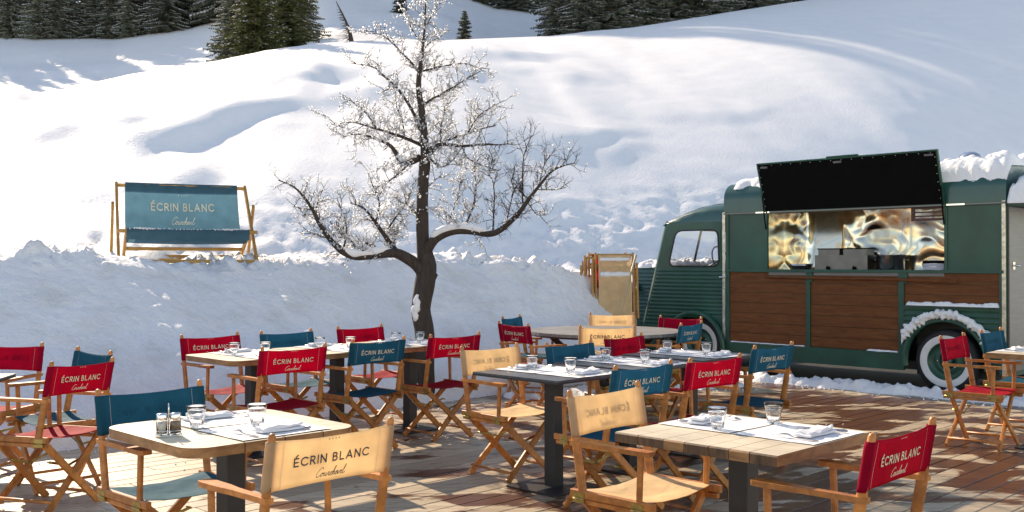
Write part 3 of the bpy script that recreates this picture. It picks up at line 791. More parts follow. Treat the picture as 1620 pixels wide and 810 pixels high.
wood_table('dining_table', -1.97, 7.68, 'long-row wooden table at left end with rounded corners', 0.385, 0.09)
wood_table('dining_table', -1.43, 8.25, 'middle table of the long wooden row, behind the blue chair', 0.385, 0.02)
wood_table('dining_table', -0.89, 8.82, 'right table of the long wooden row, in front of the tree', 0.385, 0.02)
wood_table('dining_table', 0.951, 4.154, 'square plank table with dark end grain and white paper at front right', 0.375, 0, True, yaw=135)
wood_table('dining_table', 4.22, 7.87, 'wooden table at the right edge behind the red chair', 0.375, 0)
wood_table('dining_table', 4.77, 8.42, 'wooden table cut off by the right edge, beyond the nearer one', 0.375, 0)
black_table('dining_table', 0.27, 6.52, 'nearest black table of the middle row on a square dark column')
black_table('dining_table', 0.82, 7.14, 'middle black table of the row, behind the blue chair')
black_table('dining_table', 1.37, 7.78, 'farthest black table of the row, toward the green van')
black_table('dining_table', -3.47, 6.0, 'black table cut off by the left edge of the photo', yaw=8)
# round slatted table
root = empty('round_table', (0.97, 10.5, 0)); tag(root, 'large round grey slatted table between the van and the snow bank', 'table')
M['greywood'] = wood('grey_weathered_slats', (0.17, 0.155, 0.14), (0.36, 0.34, 0.31), (3, 20, 8), 0.4, 0)
g = MB(); rT = 0.80; k = -0.79
while k < 0.79:
    k1 = k + 0.072
    def ch_(q): return math.sqrt(max(rT * rT - q * q, 0.0004))
    a, b_ = ch_(min(abs(k), rT - .001)), ch_(min(abs(k1), rT - .001))
    vv = [(-a, k, .72), (a, k, .72), (b_, k1, .72), (-b_, k1, .72), (-a, k, .75), (a, k, .75), (b_, k1, .75), (-b_, k1, .75)]
    g.add(vv, [(0, 3, 2, 1), (4, 5, 6, 7), (0, 1, 5, 4), (1, 2, 6, 5), (2, 3, 7, 6), (3, 0, 4, 7)], M['greywood']); k += 0.080
g.build('tabletop', root)
g = MB(); g.lathe([(0.76, 0.70), (0.78, 0.719), (0.74, 0.719), (0.74, 0.70), (0.76, 0.70)], M['dark_metal'], 40); g.build('rim', root)
for a in (0, 90, 180, 270):
    g = MB(); t = R(a + 20); g.beam((0.10 * math.cos(t), 0.10 * math.sin(t), 0.25), (0.60 * math.cos(t), 0.60 * math.sin(t), 0.70), 0.05, 0.05, M['dark_metal']); g.build('strut', root)
    g = MB(); g.beam((0.05 * math.cos(t), 0.05 * math.sin(t), 0.03), (0.45 * math.cos(t), 0.45 * math.sin(t), 0.03), 0.07, 0.05, M['dark_metal']); g.build('foot', root)
g = MB(); g.tube([(0, 0, 0.03), (0, 0, 0.45)], 0.10, M['dark_metal'], 16); g.build('column', root)

# ================================================================== TABLEWARE
def proto_glass():
    g = MB()
    def fac(t, z):
        if z < 0.012 or z > 0.068: return 1
        k = (t * 9 / (2 * math.pi)) % 1; return 1 - 0.035 * math.cos(2 * math.pi * k)
    outer = [(0.0, 0.0), (0.024, 0.0), (0.0265, 0.003), (0.0275, 0.014), (0.031, 0.040), (0.0355, 0.066), (0.038, 0.070), (0.0415, 0.088), (0.0418, 0.090)]
    inner = [(0.0400, 0.090), (0.0365, 0.070), (0.034, 0.064), (0.028, 0.034), (0.024, 0.014), (0.018, 0.010), (0.0, 0.009)]
    g.lathe(outer + inner, M['glass'], 54, rfun=fac)
    return g.build('tumbler', normals=True)
def proto_fork():
    g = MB(); st = M['steel']
    def hz(x): return 0.004 + 0.010 * sstep(0.10, 0.13, x) - 0.008 * sstep(0.15, 0.19, x)
    xs = [0, 0.01, 0.03, 0.06, 0.09, 0.11, 0.13, 0.138, 0.15]; ws = [0.006, 0.009, 0.008, 0.005, 0.003, 0.003, 0.007, 0.0115, 0.012]
    vv = []
    for x, w_ in zip(xs, ws):
        z = hz(x); vv += [(x, -w_, z), (x, w_, z), (x, w_, z - 0.0025), (x, -w_, z - 0.0025)]
    g.add(vv, [(4 * i + a, 4 * i + (a + 1) % 4, 4 * i + 4 + (a + 1) % 4, 4 * i + 4 + a) for i in range(len(xs) - 1) for a in range(4)] + [(3, 2, 1, 0)], st, False)
    for k in range(4):
        yy = -0.0098 + k * 0.0065
        g.tube([(x, yy, hz(x) - 0.001) for x in (0.149, 0.165, 0.18, 0.197)], [0.0019, 0.0018, 0.0016, 0.0008], st, 5)
    return g.build('fork')
def proto_knife():
    g = MB(); st = M['steel']
    g.tube([(0, 0, 0.007), (0.01, 0, 0.007), (0.05, 0, 0.0065), (0.095, 0, 0.006), (0.10, 0, 0.005)], [0.004, 0.0085, 0.0075, 0.006, 0.004], st, 10, flat=0.7)
    g.prism([(0.098, -0.006), (0.20, -0.009), (0.222, -0.003), (0.226, 0.004), (0.20, 0.0065), (0.098, 0.005)], lambda a, b_, d: (a, b_, d), 0.003, 0.0046, st)
    return g.build('knife')
def proto_napkin(seed):
    g = MB()
    L, W_ = 0.215, 0.080
    for lay in range(2):
        def fn(a, b_, lay=lay):
            t = 2 * math.pi * a; ex = 0.5
            cx = math.copysign(abs(math.cos(t)) ** ex, math.cos(t)); cz = math.copysign(abs(math.sin(t)) ** ex, math.sin(t))
            x = (b_ - 0.5) * L * (1 - 0.12 * lay) + 0.008 * lay * math.sin(seed * 2 + 1); e = sstep(0, 0.05, b_) * sstep(1, 0.95, b_) * 0.35 + 0.65
            y = cx * W_ / 2 * (1 - 0.10 * lay) * (0.92 + 0.08 * e) + 0.01 * math.sin(b_ * 5 + seed + lay) * 0.5
            z = 0.007 + lay * 0.012 * (0.6 + 0.6 * b_) + cz * 0.0065 * e
            w_ = noise.noise(Vector((x * 28, y * 34, seed + lay * 0.3)))
            z += 0.013 * w_ * (0.4 + lay * 0.6) * (1 if cz > 0 else 0.2); z = max(z, 0.0008)
            return (x, y + 0.004 * noise.noise(Vector((x * 30, lay, seed))), z)
        g.grid(fn, 26, 16, M['linen'])
        for s_ in (0, 1):
            g.add([fn(i / 26, s_) for i in range(26)], [tuple(range(26))], M['linen'], True)
    return g.build('napkin')
def proto_placemat():
    g = MB()
    def fn(a, b_):
        x = (a - 0.5) * 0.42; y = (b_ - 0.5) * 0.36
        ed = 0.0035 * sstep(0.42, 0.5, max(abs(a - 0.5), abs(b_ - 0.5))) * (0.5 + 0.5 * noise.noise(Vector((x * 9, y * 9, 1))))
        return (x, y, 0.0014 + ed + 0.0008 * noise.noise(Vector((x * 14, y * 14, 0))))
    g.grid(fn, 24, 20, M['paper'])
    return g.build('placemat')
TW = {}
def ware(kind, maker, pos, rz, label, cat, group):
    if kind not in TW: TW[kind] = maker(); o = TW[kind]
    else: o = TW[kind].copy(); C.objects.link(o)
    clear_tags(o); o.location = pos; o.rotation_euler = (0, 0, rz); tag(o, label, cat, group); return o
def setting(tx, ty, zt, uo, side, who, seed, mat=True, yaw=45, glass=(-0.20, 0.27), skip=()):
    """one place laid at table (tx,ty); side=-1: diner on the near side (facing +v)"""
    rr = random.Random(seed); s = side
    th = R(yaw + (0 if s < 0 else 180)) ; cx, sx_ = math.cos(th), math.sin(th)
    def P(a, b_, z=0):   # a: to the diner's right, b: away from the diner, measured from the table edge
        bb = b_ - 0.375; a2 = a + (uo if s < 0 else -uo)
        return (tx + a2 * cx - bb * sx_, ty + a2 * sx_ + bb * cx, zt + z)
    j = lambda q: rr.uniform(-q, q)
    if mat: ware('placemat', proto_placemat, P(0.0, 0.188), th + j(0.02), 'white paper mat ' + who, 'placemat', 'paper placemats on the tables')
    ware('napkin%d' % (seed % 3), lambda: proto_napkin(seed % 3), P(0.02 + j(0.015), 0.125 + j(0.01), 0.0032), th + R(12) + j(0.25), 'folded white napkin ' + who, 'napkin', 'folded linen napkins')
    fx = P(-0.13 + j(0.01), 0.03, 0.0035)
    ware('fork', proto_fork, fx, th + R(90) + j(0.15), 'steel fork ' + who, 'fork', 'steel forks')
    kx = P(0.125 + j(0.01), 0.045, 0.0035)
    ware('knife', proto_knife, kx, th + R(90) + j(0.12), 'steel knife ' + who, 'knife', 'steel knives')
    ware('glass', proto_glass, P(glass[0] * -1 if False else glass[0] + j(0.02), glass[1] + j(0.02), 0.0028), j(3), 'clear tumbler ' + who, 'glass', 'clear tumblers')
WZ, BZ = 0.7505, 0.7445
setting(-1.195, 4.295, WZ, 0.06, 1, 'before the blue chair beside the cruet', 1, glass=(0.20, 0.33))
setting(-1.195, 4.295, WZ, 0.05, -1, 'before the front beige chair beside the cruet', 2, glass=(0.03, 0.30))
setting(0.951, 4.154, WZ, 0.12, 1, 'before the beige chair on the plank table', 3, glass=(0.16, 0.28))
setting(0.951, 4.154, WZ, 0.12, -1, 'before the front red chair on the plank table', 4, glass=(0.13, 0.40))
T1 = [((-1.97, 7.68), 'left end of the long wooden table', ('red chair', 'red chair')), ((-1.43, 8.25), 'middle of the long wooden table', ('far blue chair', 'near blue chair')), ((-0.89, 8.82), 'right end of the long wooden table', ('far red chair', 'near red chair'))]
sd_ = 10
for (p, nm, (a, b_)) in T1:
    setting(p[0], p[1], WZ, 0.03, 1, 'on the far side of the ' + nm, sd_, glass=(0.14, 0.30)); sd_ += 1
    setting(p[0], p[1], WZ, 0.03, -1, 'on the near side of the ' + nm, sd_, glass=(0.05, 0.33)); sd_ += 1
for (p, nm) in (((0.27, 6.52), 'nearest black table'), ((0.82, 7.14), 'middle black table'), ((1.37, 7.78), 'farthest black table')):
    setting(p[0], p[1], BZ, 0.03, 1, 'on the far side of the ' + nm, sd_, glass=(0.06, 0.20)); sd_ += 1
    setting(p[0], p[1], BZ, 0.03, -1, 'on the near side of the ' + nm, sd_, glass=(0.04, 0.28)); sd_ += 1
setting(4.22, 7.87, WZ, 0.0, 1, 'before the red chair at the right edge', sd_, glass=(0.25, 0.30))
# salt and pepper set
root = empty('cruet_set', (-1.375, 4.045, WZ + 0.001), R(20)); tag(root, 'chrome caddy holding glass salt and pepper jars on the front left table', 'cruet')
g = MB(); g.prism(rr_poly(0.052, 0.024, 0.02, 5), lambda a, b_, d: (a, b_, d), 0.0, 0.006, M['chrome'])
g.tube([(0.052 * math.cos(t), 0.027 * math.sin(t), 0.022) for t in [i * math.pi / 12 for i in range(25)]], 0.0016, M['chrome'], 6); g.build('tray', root)
g = MB(); g.tube([(0, -0.006, 0.004), (0, -0.006, 0.10), (0, -0.009, 0.118), (0, 0, 0.128), (0, 0.009, 0.118), (0, 0.006, 0.10), (0, 0.006, 0.004)], 0.0026, M['chrome'], 8); g.build('handle', root)
for s_, mm in ((-1, 'salt'), (1, 'pepper')):
    T = Matrix.Translation((s_ * 0.026, 0, 0.007))
    g = MB(); g.lathe([(0.0, 0), (0.020, 0), (0.022, 0.003), (0.022, 0.060), (0.019, 0.064), (0.0175, 0.064), (0.0195, 0.058), (0.0195, 0.004), (0.0, 0.003)], M['glass'], 20, T); jar = g.build('jar', root)
    g = MB(); g.lathe([(0.0, 0.0045), (0.0185, 0.0045), (0.0185, 0.050), (0.0, 0.050)], M[mm], 18, T); g.build(mm, jar)
    g = MB(); g.lathe([(0.0205, 0.062), (0.021, 0.080), (0.019, 0.084), (0.0, 0.085)], M['chrome'], 20, T); g.build('lid', jar)

# ================================================================== DOUBLE DECKCHAIR on the bank
root = empty('double_deckchair', (-3.82, 11.80, 1.44), R(24)); root.scale = (1.04, 1.04, 1.13); tag(root, 'wide two-seat deckchair with blue canvas standing on top of the snow bank', 'deckchair')
yw = M['yellow_wood']; HW = 0.71
def bm_(name, p0, p1, a=0.03, b_=0.05, side=(1, 0, 0), par=root):
    g = MB(); g.beam(p0, p1, a, b_, yw, side=side); return g.build(name, par)
for s_ in (-1, 1):
    bm_('back_rail', (s_ * HW, 0.38, 0.84), (s_ * (HW + 0.01), -0.44, 0.0))
    bm_('seat_rail', (s_ * (HW - 0.07), -0.38, 0.33), (s_ * (HW - 0.07), 0.36, 0.03))
    bm_('prop_leg', (s_ * (HW + 0.05), 0.06, 0.62), (s_ * (HW + 0.05), 0.46, 0.05))
for nm, y, z, hwid in (('top_bar', 0.36, 0.82, HW), ('foot_bar', -0.42, 0.025, HW), ('seat_bar', -0.37, 0.325, HW + 0.02), ('lower_bar', 0.05, 0.155, HW - 0.07), ('rear_bar', 0.34, 0.04, HW - 0.06), ('prop_bar', 0.44, 0.08, HW + 0.04)):
    bm_(nm, (-hwid, y, z), (hwid, y, z), 0.035, 0.035, (0, 0, 1))
g = MB(); CV = catmull([(0.385, 0.835), (0.345, 0.845), (0.325, 0.72), (0.25, 0.50), (0.10, 0.30), (-0.08, 0.215), (-0.25, 0.235), (-0.37, 0.345), (-0.395, 0.325), (-0.38, 0.24)], 5)
def cvf(a, b_):
    q = b_ * (len(CV) - 1); i = min(int(q), len(CV) - 2); t = q - i
    y = CV[i][0] + (CV[i + 1][0] - CV[i][0]) * t; z = CV[i][1] + (CV[i + 1][1] - CV[i][1]) * t
    hw = 0.615 + 0.03 * b_; s_ = (1 - (2 * a - 1) ** 2)
    wr = 0.010 * noise.noise(Vector((a * 9 + b_ * 2.5, b_ * 2, 1))) * math.sin(math.pi * min(1, b_ * 1.1))
    return ((2 * a - 1) * hw, y + wr, z - 0.012 * s_ * math.sin(math.pi * b_))
g.grid(cvf, 40, 44, M['blue_light']); cvo = g.build('canvas', root)
g = MB(); g.grid(lambda a, b_: tuple(Vector(cvf(a, b_ * 0.20)) + Vector((0, 0.012, 0.004))), 30, 8, M['blue']); g.build('top_hem', cvo)  # overlap band; its shade is put in as a darker blue than the canvas
def cvtext(x, s_, q):      # s_: 0..1 distance down the canvas
    p = cvf(0.5 + x / 1.24, 1 - s_ if False else s_); return (p[0], p[1] - 0.014 - q, p[2] + 0.004)
g = MB()
lettering(g, lambda x, z, q: cvtext(x, 0.300 - z / 1.55, q), 0.68, 0.052, 0.0, M['ink_cream'], True, True, -0.115, 0.13, 0.26, 0.2)
g.build('lettering', cvo)
g = MB()
rr = random.Random(2)
for _ in range(260):
    a = rr.choice([rr.gauss(0.16, 0.06), rr.gauss(0.85, 0.05), rr.random()]); p = cvf(min(max(a, 0.02), 0.98), rr.uniform(0.76, 0.86)); g.blob((p[0], p[1] - 0.006, p[2] + 0.006), rr.uniform(0.003, 0.009), M['snow'])
g.build('snow_flecks', cvo)

# ================================================================== FOLDED DECKCHAIRS by the van
def folded(name, loc, rz, lean, col, label, W_=0.62, H_=1.02, snow=True, canvas=True):
    root = empty(name, loc, R(rz)); root.rotation_euler = (R(lean), 0, R(rz)); tag(root, label, 'deckchair', 'folded deckchairs leaning by the van')
    for s_ in (-1, 1):
        for k, (dx, dy, h0, h1) in enumerate(((0, 0, 0, H_), (0.045, 0.045, 0.03, H_ * 0.93), (0.085, -0.02, 0.12, H_ * 0.86))):
            g = MB(); g.beam((s_ * (W_ / 2 + dx * 0.6), dy, h0), (s_ * (W_ / 2 + dx * 0.6), dy + 0.01, h1), 0.024, 0.042, yw); g.build('rail', root)
    for z, y in ((H_ - 0.03, 0.0), (H_ * 0.84, 0.045), (0.08, 0.0)):
        g = MB(); g.beam((-W_ / 2, y, z), (W_ / 2, y, z), 0.028, 0.03, yw, side=(0, 0, 1)); g.build('cross_bar', root)
    g = MB(); canvas and g.grid(lambda a, b_: ((a - 0.5) * (W_ - 0.06), -0.03 + 0.02 * noise.noise(Vector((a * 5, b_ * 4, W_))) - 0.03 * math.sin(b_ * math.pi), 0.10 + b_ * (H_ - 0.14)), 20, 20, M[col]); canvas and g.build('canvas', root)
    if snow:
        g = MB()
        for z, hh in ((H_ - 0.10, 0.055), (H_ * 0.70, 0.07)):
            def sf(a, b_, z=z, hh=hh):
                t = 2 * math.pi * b_; x = (a - 0.5) * (W_ - 0.08); k = 0.7 + 0.6 * abs(noise.noise(Vector((x * 11, z, 1)))) ; e = sstep(0, 0.06, a) * sstep(1, 0.94, a)
                return (x, -0.05 + 0.045 * math.cos(t) * k * e, z + hh * 0.6 * math.sin(t) * k * e)
            g.grid(sf, 40, 10, M['snow'])
        g.build('snow_ledge', root)
    return root
folded('folded_deckchair', (1.37, 13.35, 0.60), 2, -8, 'beige', 'folded deckchair with beige canvas and snow on it, leaning beside the van nose', 0.50, 1.0)
folded('folded_deckchair', (1.30, 13.55, 0.62), 6, -7, 'red', 'folded deckchair with red canvas mostly behind the beige folded one', 0.50, 0.98, False)
folded('folded_deckchair', (1.20, 13.42, 0.58), -3, -7, 'beige', 'bare wooden frame of a folded deckchair at the left of the stack', 0.46, 0.98, False, False)
g = MB(); g.tube([(1.26, 13.05, 0.30), (1.62, 13.16, 1.56)], 0.014, M['broom'], 8); o = g.build('broom_pole')
tag(o, 'pale wooden pole leaning against the folded deckchairs', 'pole')

# ================================================================== FOOD VAN
van = empty('food_van', (5.27, 10.80, 0), math.atan2(0.714, -0.70)); tag(van, 'vintage dark green food van with open serving hatch and whitewall tyre', 'van')
GR, RF = M['green'], M['green_roof']
VW = 1.92
def side_panel(g, poly, mat, rib=0, period=0.036, y0=0.0, sgn=1, nz=None):
    """convex polygon in (L,z) sliced into rows so that horizontal ribs can stand out of it"""
    zs_ = [p[1] for p in poly]; a, b_ = min(zs_), max(zs_)
    def span(z):
        xs = []
        for (x0, z0), (x1, z1) in zip(poly, poly[1:] + poly[:1]):
            if z0 == z1:
                if abs(z - z0) < 1e-9: xs += [x0, x1]
                continue
            if min(z0, z1) - 1e-9 <= z <= max(z0, z1) + 1e-9: xs.append(x0 + (x1 - x0) * (z - z0) / (z1 - z0))
        return min(xs), max(xs)
    n = max(2, int((b_ - a) / (period / 8))) if rib else 8
    vv = []; nx = 6
    for i in range(n + 1):
        z = a + (b_ - a) * i / n; s0, s1 = span(z)
        y = y0 + (rib * (0.5 + 0.5 * math.cos(2 * math.pi * z / period)) if rib else 0)
        for k in range(nx + 1): vv.append((s0 + (s1 - s0) * k / nx, sgn * y if sgn > 0 else -VW - y, z))
    ff = [(i * (nx + 1) + k, i * (nx + 1) + k + 1, (i + 1) * (nx + 1) + k + 1, (i + 1) * (nx + 1) + k) for i in range(n) for k in range(nx)]
    g.add(vv, ff, mat, bool(rib))
SEAM = 3.50
# box body shell
g = MB()
for sg in (1, -1):
    Yf = lambda y: y if sg > 0 else -VW - y
    # upper flanks beside the hatch
    side_panel(g, [(2.86, 1.36), (SEAM, 1.36), (SEAM, 2.10), (2.86, 2.10)], GR, sgn=sg)
    side_panel(g, [(0.04, 1.36), (0.64, 1.36), (0.64, 2.10), (0.04, 2.10)], GR, sgn=sg)
    if sg < 0: side_panel(g, [(0.64, 1.36), (2.86, 1.36), (2.86, 2.10), (0.64, 2.10)], GR, sgn=sg)
    side_panel(g, [(1.12, 0.25), (SEAM, 0.25), (SEAM, 1.36), (1.12, 1.36)], GR, sgn=sg, y0=-0.03)
    side_panel(g, [(0.04, 0.90), (1.12, 0.90), (1.12, 1.36), (0.04, 1.36)], GR, sgn=sg, y0=-0.03)
g.build('body', van)
# roof: curved section swept along the length
def roof_sec(zb, zt, inset=0.0, n=10):
    pts = [(inset * 0 , zb)]
    r = 0.22
    for i in range(n + 1):
        t = R(90 * i / n); pts.append((-r + r * math.cos(t), zt - r + r * math.sin(t) * 1.0))
    half_ = pts
    other = [(-VW - p[0], p[1]) for p in reversed(half_)]
    # slight crown
    return half_ + [(-VW * 0.5, zt + 0.05)] + other
g = MB(); sec = roof_sec(2.10, 2.50); n = len(sec)
Ls = [-0.02, 0.02, 1.2, 2.4, SEAM + 0.0, SEAM + 0.03]
vv = [(L, y, z) for L in Ls for y, z in sec]
g.add(vv, [(i * n + k, i * n + k + 1, (i + 1) * n + k + 1, (i + 1) * n + k) for i in range(len(Ls) - 1) for k in range(n - 1)], RF, True)
g.add([(Ls[-1], y, z) for y, z in sec], [tuple(range(n))], RF); g.add([(Ls[0], y, z) for y, z in sec], [tuple(range(n))], RF)
g.build('roof', van)
g = MB(); g.box((-0.02, 0.0, 2.085), (SEAM + 0.02, 0.022, 2.108), GR); g.box((-0.02, 0.022, 2.09), (SEAM + 0.02, 0.026, 2.104), M['grey_steel']); g.build('drip_rail', van)
for L in (2.93, 0.5):
    g = MB(); g.box((L - 0.10, 0.027, 2.088), (L + 0.10, 0.034, 2.106), M['chrome']); g.build('hinge_plate', van)
# wooden panels with green frame posts
ybs = 0.0
g = MB()
for a, b_, z0, z1 in ((2.335, 3.44, 0.42, 1.335), (1.165, 2.275, 0.42, 1.335), (0.05, 1.095, 0.97, 1.335)):
    n = int(round((z1 - z0) / 0.131)); h = (z1 - z0) / n
    for i in range(n):
        g.box((a, -0.029, z0 + i * h + 0.0025), (b_, -0.004, z0 + (i + 1) * h - 0.0025), M['walnut'])
g.build('wood_panelling', van)
g = MB()
for L0, L1 in ((SEAM - 0.06, SEAM - 0.005), (2.277, 2.333), (1.097, 1.163), (0.0, 0.048)): g.box((L0, -0.03, 0.25), (L1, 0.012, 1.337), GR)
g.box((1.10, -0.03, 0.22), (SEAM - 0.005, 0.013, 0.418), GR); g.box((0.0, -0.03, 1.338), (SEAM - 0.005, 0.030, 1.372), GR)
g.box((0.0, -0.03, 0.93), (1.10, 0.013, 0.968), GR)
for L in (2.29, 1.10): g.box((L - 0.045, 0.012, 1.22), (L + 0.045, 0.016, 1.338), GR)
for L0, L1, z0, z1 in ((2.87, 2.90, 1.372, 2.085), (SEAM - 0.05, SEAM - 0.006, 1.372, 2.085), (0.60, 0.63, 1.372, 2.085), (0.0, 0.045, 1.372, 2.085)):
    g.box((L0, 0.0, z0), (L1, 0.012, z1), GR)
g.build('frame', van)
g = MB(); g.tube([(0.47, 0.055, 1.245), (1.2, 0.058, 1.262), (2.0, 0.058, 1.268), (2.89, 0.055, 1.275)], 0.017, M['walnut'], 8)
for L in (0.6, 1.6, 2.75): g.tube([(L, 0.0, 1.26), (L, 0.055, 1.26)], 0.010, M['walnut'], 6)
g.build('hand_rail', van)
# ribbed panel round the rear wheel
WC = (0.62, 0.355)
g = MB()
zz = 0.55; per = 0.062; rows = []
z = 0.30
nrow = 80
for i in range(nrow):
    z0 = 0.30 + i * 0.63 / nrow; z1 = z0 + 0.63 / nrow
    for (La, Lb) in ((0.03, None), (None, 1.10)):
        def edge(zq):
            d = 0.46 ** 2 - (zq - WC[1]) ** 2; return math.sqrt(d) if d > 0 else 0
        e0, e1 = edge(z0), edge(z1)
        yy = lambda q: 0.002 + 0.009 * (0.5 + 0.5 * math.cos(2 * math.pi * q / per))
        if La is not None:
            r0, r1 = max(WC[0] - e0, 0.03), max(WC[0] - e1, 0.03); v4 = [(0.03, yy(z0), z0), (r0, yy(z0), z0), (r1, yy(z1), z1), (0.03, yy(z1), z1)]
        else:
            r0, r1 = min(WC[0] + e0, 1.10), min(WC[0] + e1, 1.10); v4 = [(r0, yy(z0), z0), (1.10, yy(z0), z0), (1.10, yy(z1), z1), (r1, yy(z1), z1)]
        g.add(v4, [(0, 1, 2, 3)], GR, True)
g.build('rear_quarter', van)
def arch(name, c, r, y0, y1, m_, a0=-10, a1=190):
    g = MB(); sec = [(r - 0.02, y0), (r + 0.035, y0), (r + 0.045, (y0 + y1) / 2), (r + 0.03, y1), (r - 0.005, y1 + 0.005), (r - 0.012, y1), (r - 0.01, y0)]
    n = 36; vv = []
    for i in range(n + 1):
        t = R(a0 + (a1 - a0) * i / n)
        for rr_, yy in sec: vv.append((c[0] + rr_ * math.cos(t), yy, max(c[1] + rr_ * math.sin(t), 0.12)))
    k = len(sec); g.add(vv, [(i * k + j, i * k + (j + 1) % k, (i + 1) * k + (j + 1) % k, (i + 1) * k + j) for i in range(n) for j in range(k)], m_, True)
    return g.build(name, van)
arch('wheel_arch', WC, 0.45, 0.0, 0.07, GR)
g = MB(); g.box((0.1, -0.36, 0.15), (1.10, -0.34, 1.0), M['interior']); g.build('wheel_housing', van)
# wheels
def wheel(L, y, r=0.355, width=0.17, parent=van):
    T = Matrix.Translation((L, y, r)) @ Matrix.Rotation(R(-90), 4, 'X')
    g = MB(); w2 = width / 2
    g.lathe([(r * 0.60, -w2), (r * 0.80, -w2 - 0.008), (r * 0.95, -w2 + 0.01), (r, -w2 + 0.035), (r, w2 - 0.035), (r * 0.95, w2 - 0.01), (r * 0.88, w2 + 0.004), (r * 0.81, w2 + 0.010)], M['rubber'], 56, T)
    g.lathe([(r * 0.81, w2 + 0.010), (r * 0.74, w2 + 0.012), (r * 0.66, w2 + 0.004), (r * 0.60, w2 - 0.006)], M['whitewall'], 56, T)
    t = g.build('wheel', parent)
    g = MB(); g.lathe([(r * 0.60, w2 - 0.006), (r * 0.59, w2 - 0.002), (r * 0.57, w2 - 0.008), (r * 0.54, w2 - 0.04), (r * 0.42, w2 - 0.055), (r * 0.36, w2 - 0.035), (r * 0.26, w2 - 0.030), (r * 0.25, w2 - 0.05), (0, w2 - 0.05)], GR, 48, T); g.build('rim', t)
    g = MB(); g.lathe([(r * 0.17, w2 - 0.05), (r * 0.17, w2 - 0.02), (r * 0.13, w2 + 0.0), (0, w2 + 0.008)], M['green_roof'], 24, T); g.build('hub', t)
    for i in range(5):
        a = 2 * math.pi * i / 5; g = MB(); g.tube([(r * 0.30 * math.cos(a), r * 0.30 * math.sin(a), w2 - 0.036), (r * 0.30 * math.cos(a), r * 0.30 * math.sin(a), w2 - 0.018)], 0.010, M['chrome'], 6, T=T); g.build('nut', t)
wheel(0.62, -0.075); wheel(3.98, -0.17)
for L in (0.62, 3.98):
    T = Matrix.Translation((L, -VW + 0.1, 0.355)) @ Matrix.Rotation(R(90), 4, 'X')
    g = MB(); g.lathe([(0, -0.08), (0.3, -0.085), (0.355, -0.05), (0.355, 0.05), (0.3, 0.08), (0, 0.08)], M['rubber'], 32, T); g.build('wheel', van)
# chassis / sill shadow box
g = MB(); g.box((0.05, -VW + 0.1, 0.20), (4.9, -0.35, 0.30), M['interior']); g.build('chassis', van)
# strips
for L0, L1 in ((SEAM - 0.002, SEAM + 0.040), (-0.020, 0.018)):
    g = MB(); g.box((L0, 0.013, 0.20), (L1, 0.021, 2.12), M['strip'])
    for i in range(20): g.blob(((L0 + L1) / 2, 0.0225, 0.25 + i * 0.095), 0.005, M['chrome'])
    g.build('edge_strip', van)
# interior
g = MB()
g.box((0.64, -1.25, 1.30), (2.86, -0.002, 1.336), M['grey_steel']); g.box((0.06, -1.30, 0.3), (3.45, -1.27, 2.45), M['interior'])
g.box((0.60, -1.27, 1.36), (0.63, -0.02, 2.09), M['interior']); g.box((2.88, -1.27, 1.36), (2.91, -0.02, 2.09), M['interior']); g.box((0.6, -1.27, 2.10), (2.9, -0.02, 2.12), M['headliner'])
g.build('interior', van)
g = MB()
def foil(a, b_):
    x = 0.635 + a * 2.243; z = 1.34 + b_ * 0.758
    k = sstep(0.02, 0.10, a) * 0.25 + sstep(0.45, 0.55, 1 - a) * 0.05 + 1.0 * sstep(0.72, 0.55, a) + 0.9 * sstep(0.82, 0.90, a)
    k = min(k, 1.0) * (1 - 0.92 * sstep(0.62, 0.66, a) * sstep(0.86, 0.82, a))
    v3 = Vector((x * 2.1, z * 2.6, 0.3)); n1 = noise.noise(v3 + Vector((noise.noise(v3 * 1.3), 0, 0)) * 1.2); n2 = abs(noise.noise(v3 * 2.3))
    fm = sstep(0.62, 0.66, a) * sstep(0.86, 0.82, a)
    return (x, -0.40 - (z - 1.34) * 0.22 * fm + k * (0.065 * n1 + 0.028 * n2) + 0.006 * noise.noise(v3 * 0.6), z)
g.grid(foil, 150, 54, M['foil'])
g.grid(lambda a, b_: (2.874 + 0.004 * math.sin(a * 7 + b_ * 3), -0.03 - a * 0.48, 1.34 + b_ * 0.758), 12, 10, M['foil']); g.build('splashback', van)
# hatch flap opened upward
hz, ho = 2.10, 0.035
fl0 = (hz, ho); fl1 = (2.70, 0.22)
g = MB()
def flp(L, s_, q):
    z = fl0[0] + (fl1[0] - fl0[0]) * s_; y = fl0[1] + (fl1[1] - fl0[1]) * s_
    nv_ = Vector((fl1[1] - fl0[1], -(fl1[0] - fl0[0]))).normalized()   # in (y,z)->normal
    return (L, y - q * (fl1[0] - fl0[0]) / 0.62, z + q * (fl1[1] - fl0[1]) / 0.62)
La, Lb = 0.62, 2.90
def fbox(g, l0, l1, s0, s1, q0, q1, m_):
    vv = [flp(l, s_, q) for q in (q0, q1) for l, s_ in ((l0, s0), (l1, s0), (l1, s1), (l0, s1))]
    g.add(vv, [(0, 3, 2, 1), (4, 5, 6, 7), (0, 1, 5, 4), (1, 2, 6, 5), (2, 3, 7, 6), (3, 0, 4, 7)], m_)
fbox(g, La + 0.02, Lb - 0.02, 0.02, 0.975, 0.001, 0.016, M['black_panel'])
fbox(g, La, Lb, 0.0, 1.0, 0.017, 0.030, GR); fbox(g, La, Lb, 0.976, 1.0, -0.006, 0.016, GR); fbox(g, La, La + 0.019, 0, 0.975, -0.004, 0.016, GR); fbox(g, Lb - 0.019, Lb, 0, 0.975, -0.004, 0.016, GR)
fl = g.build('hatch_flap', van)
g = MB()
for i in range(17): g.blob(flp(La + 0.08 + i * (Lb - La - 0.16) / 16, 0.95, -0.004), 0.007, M['chrome'])
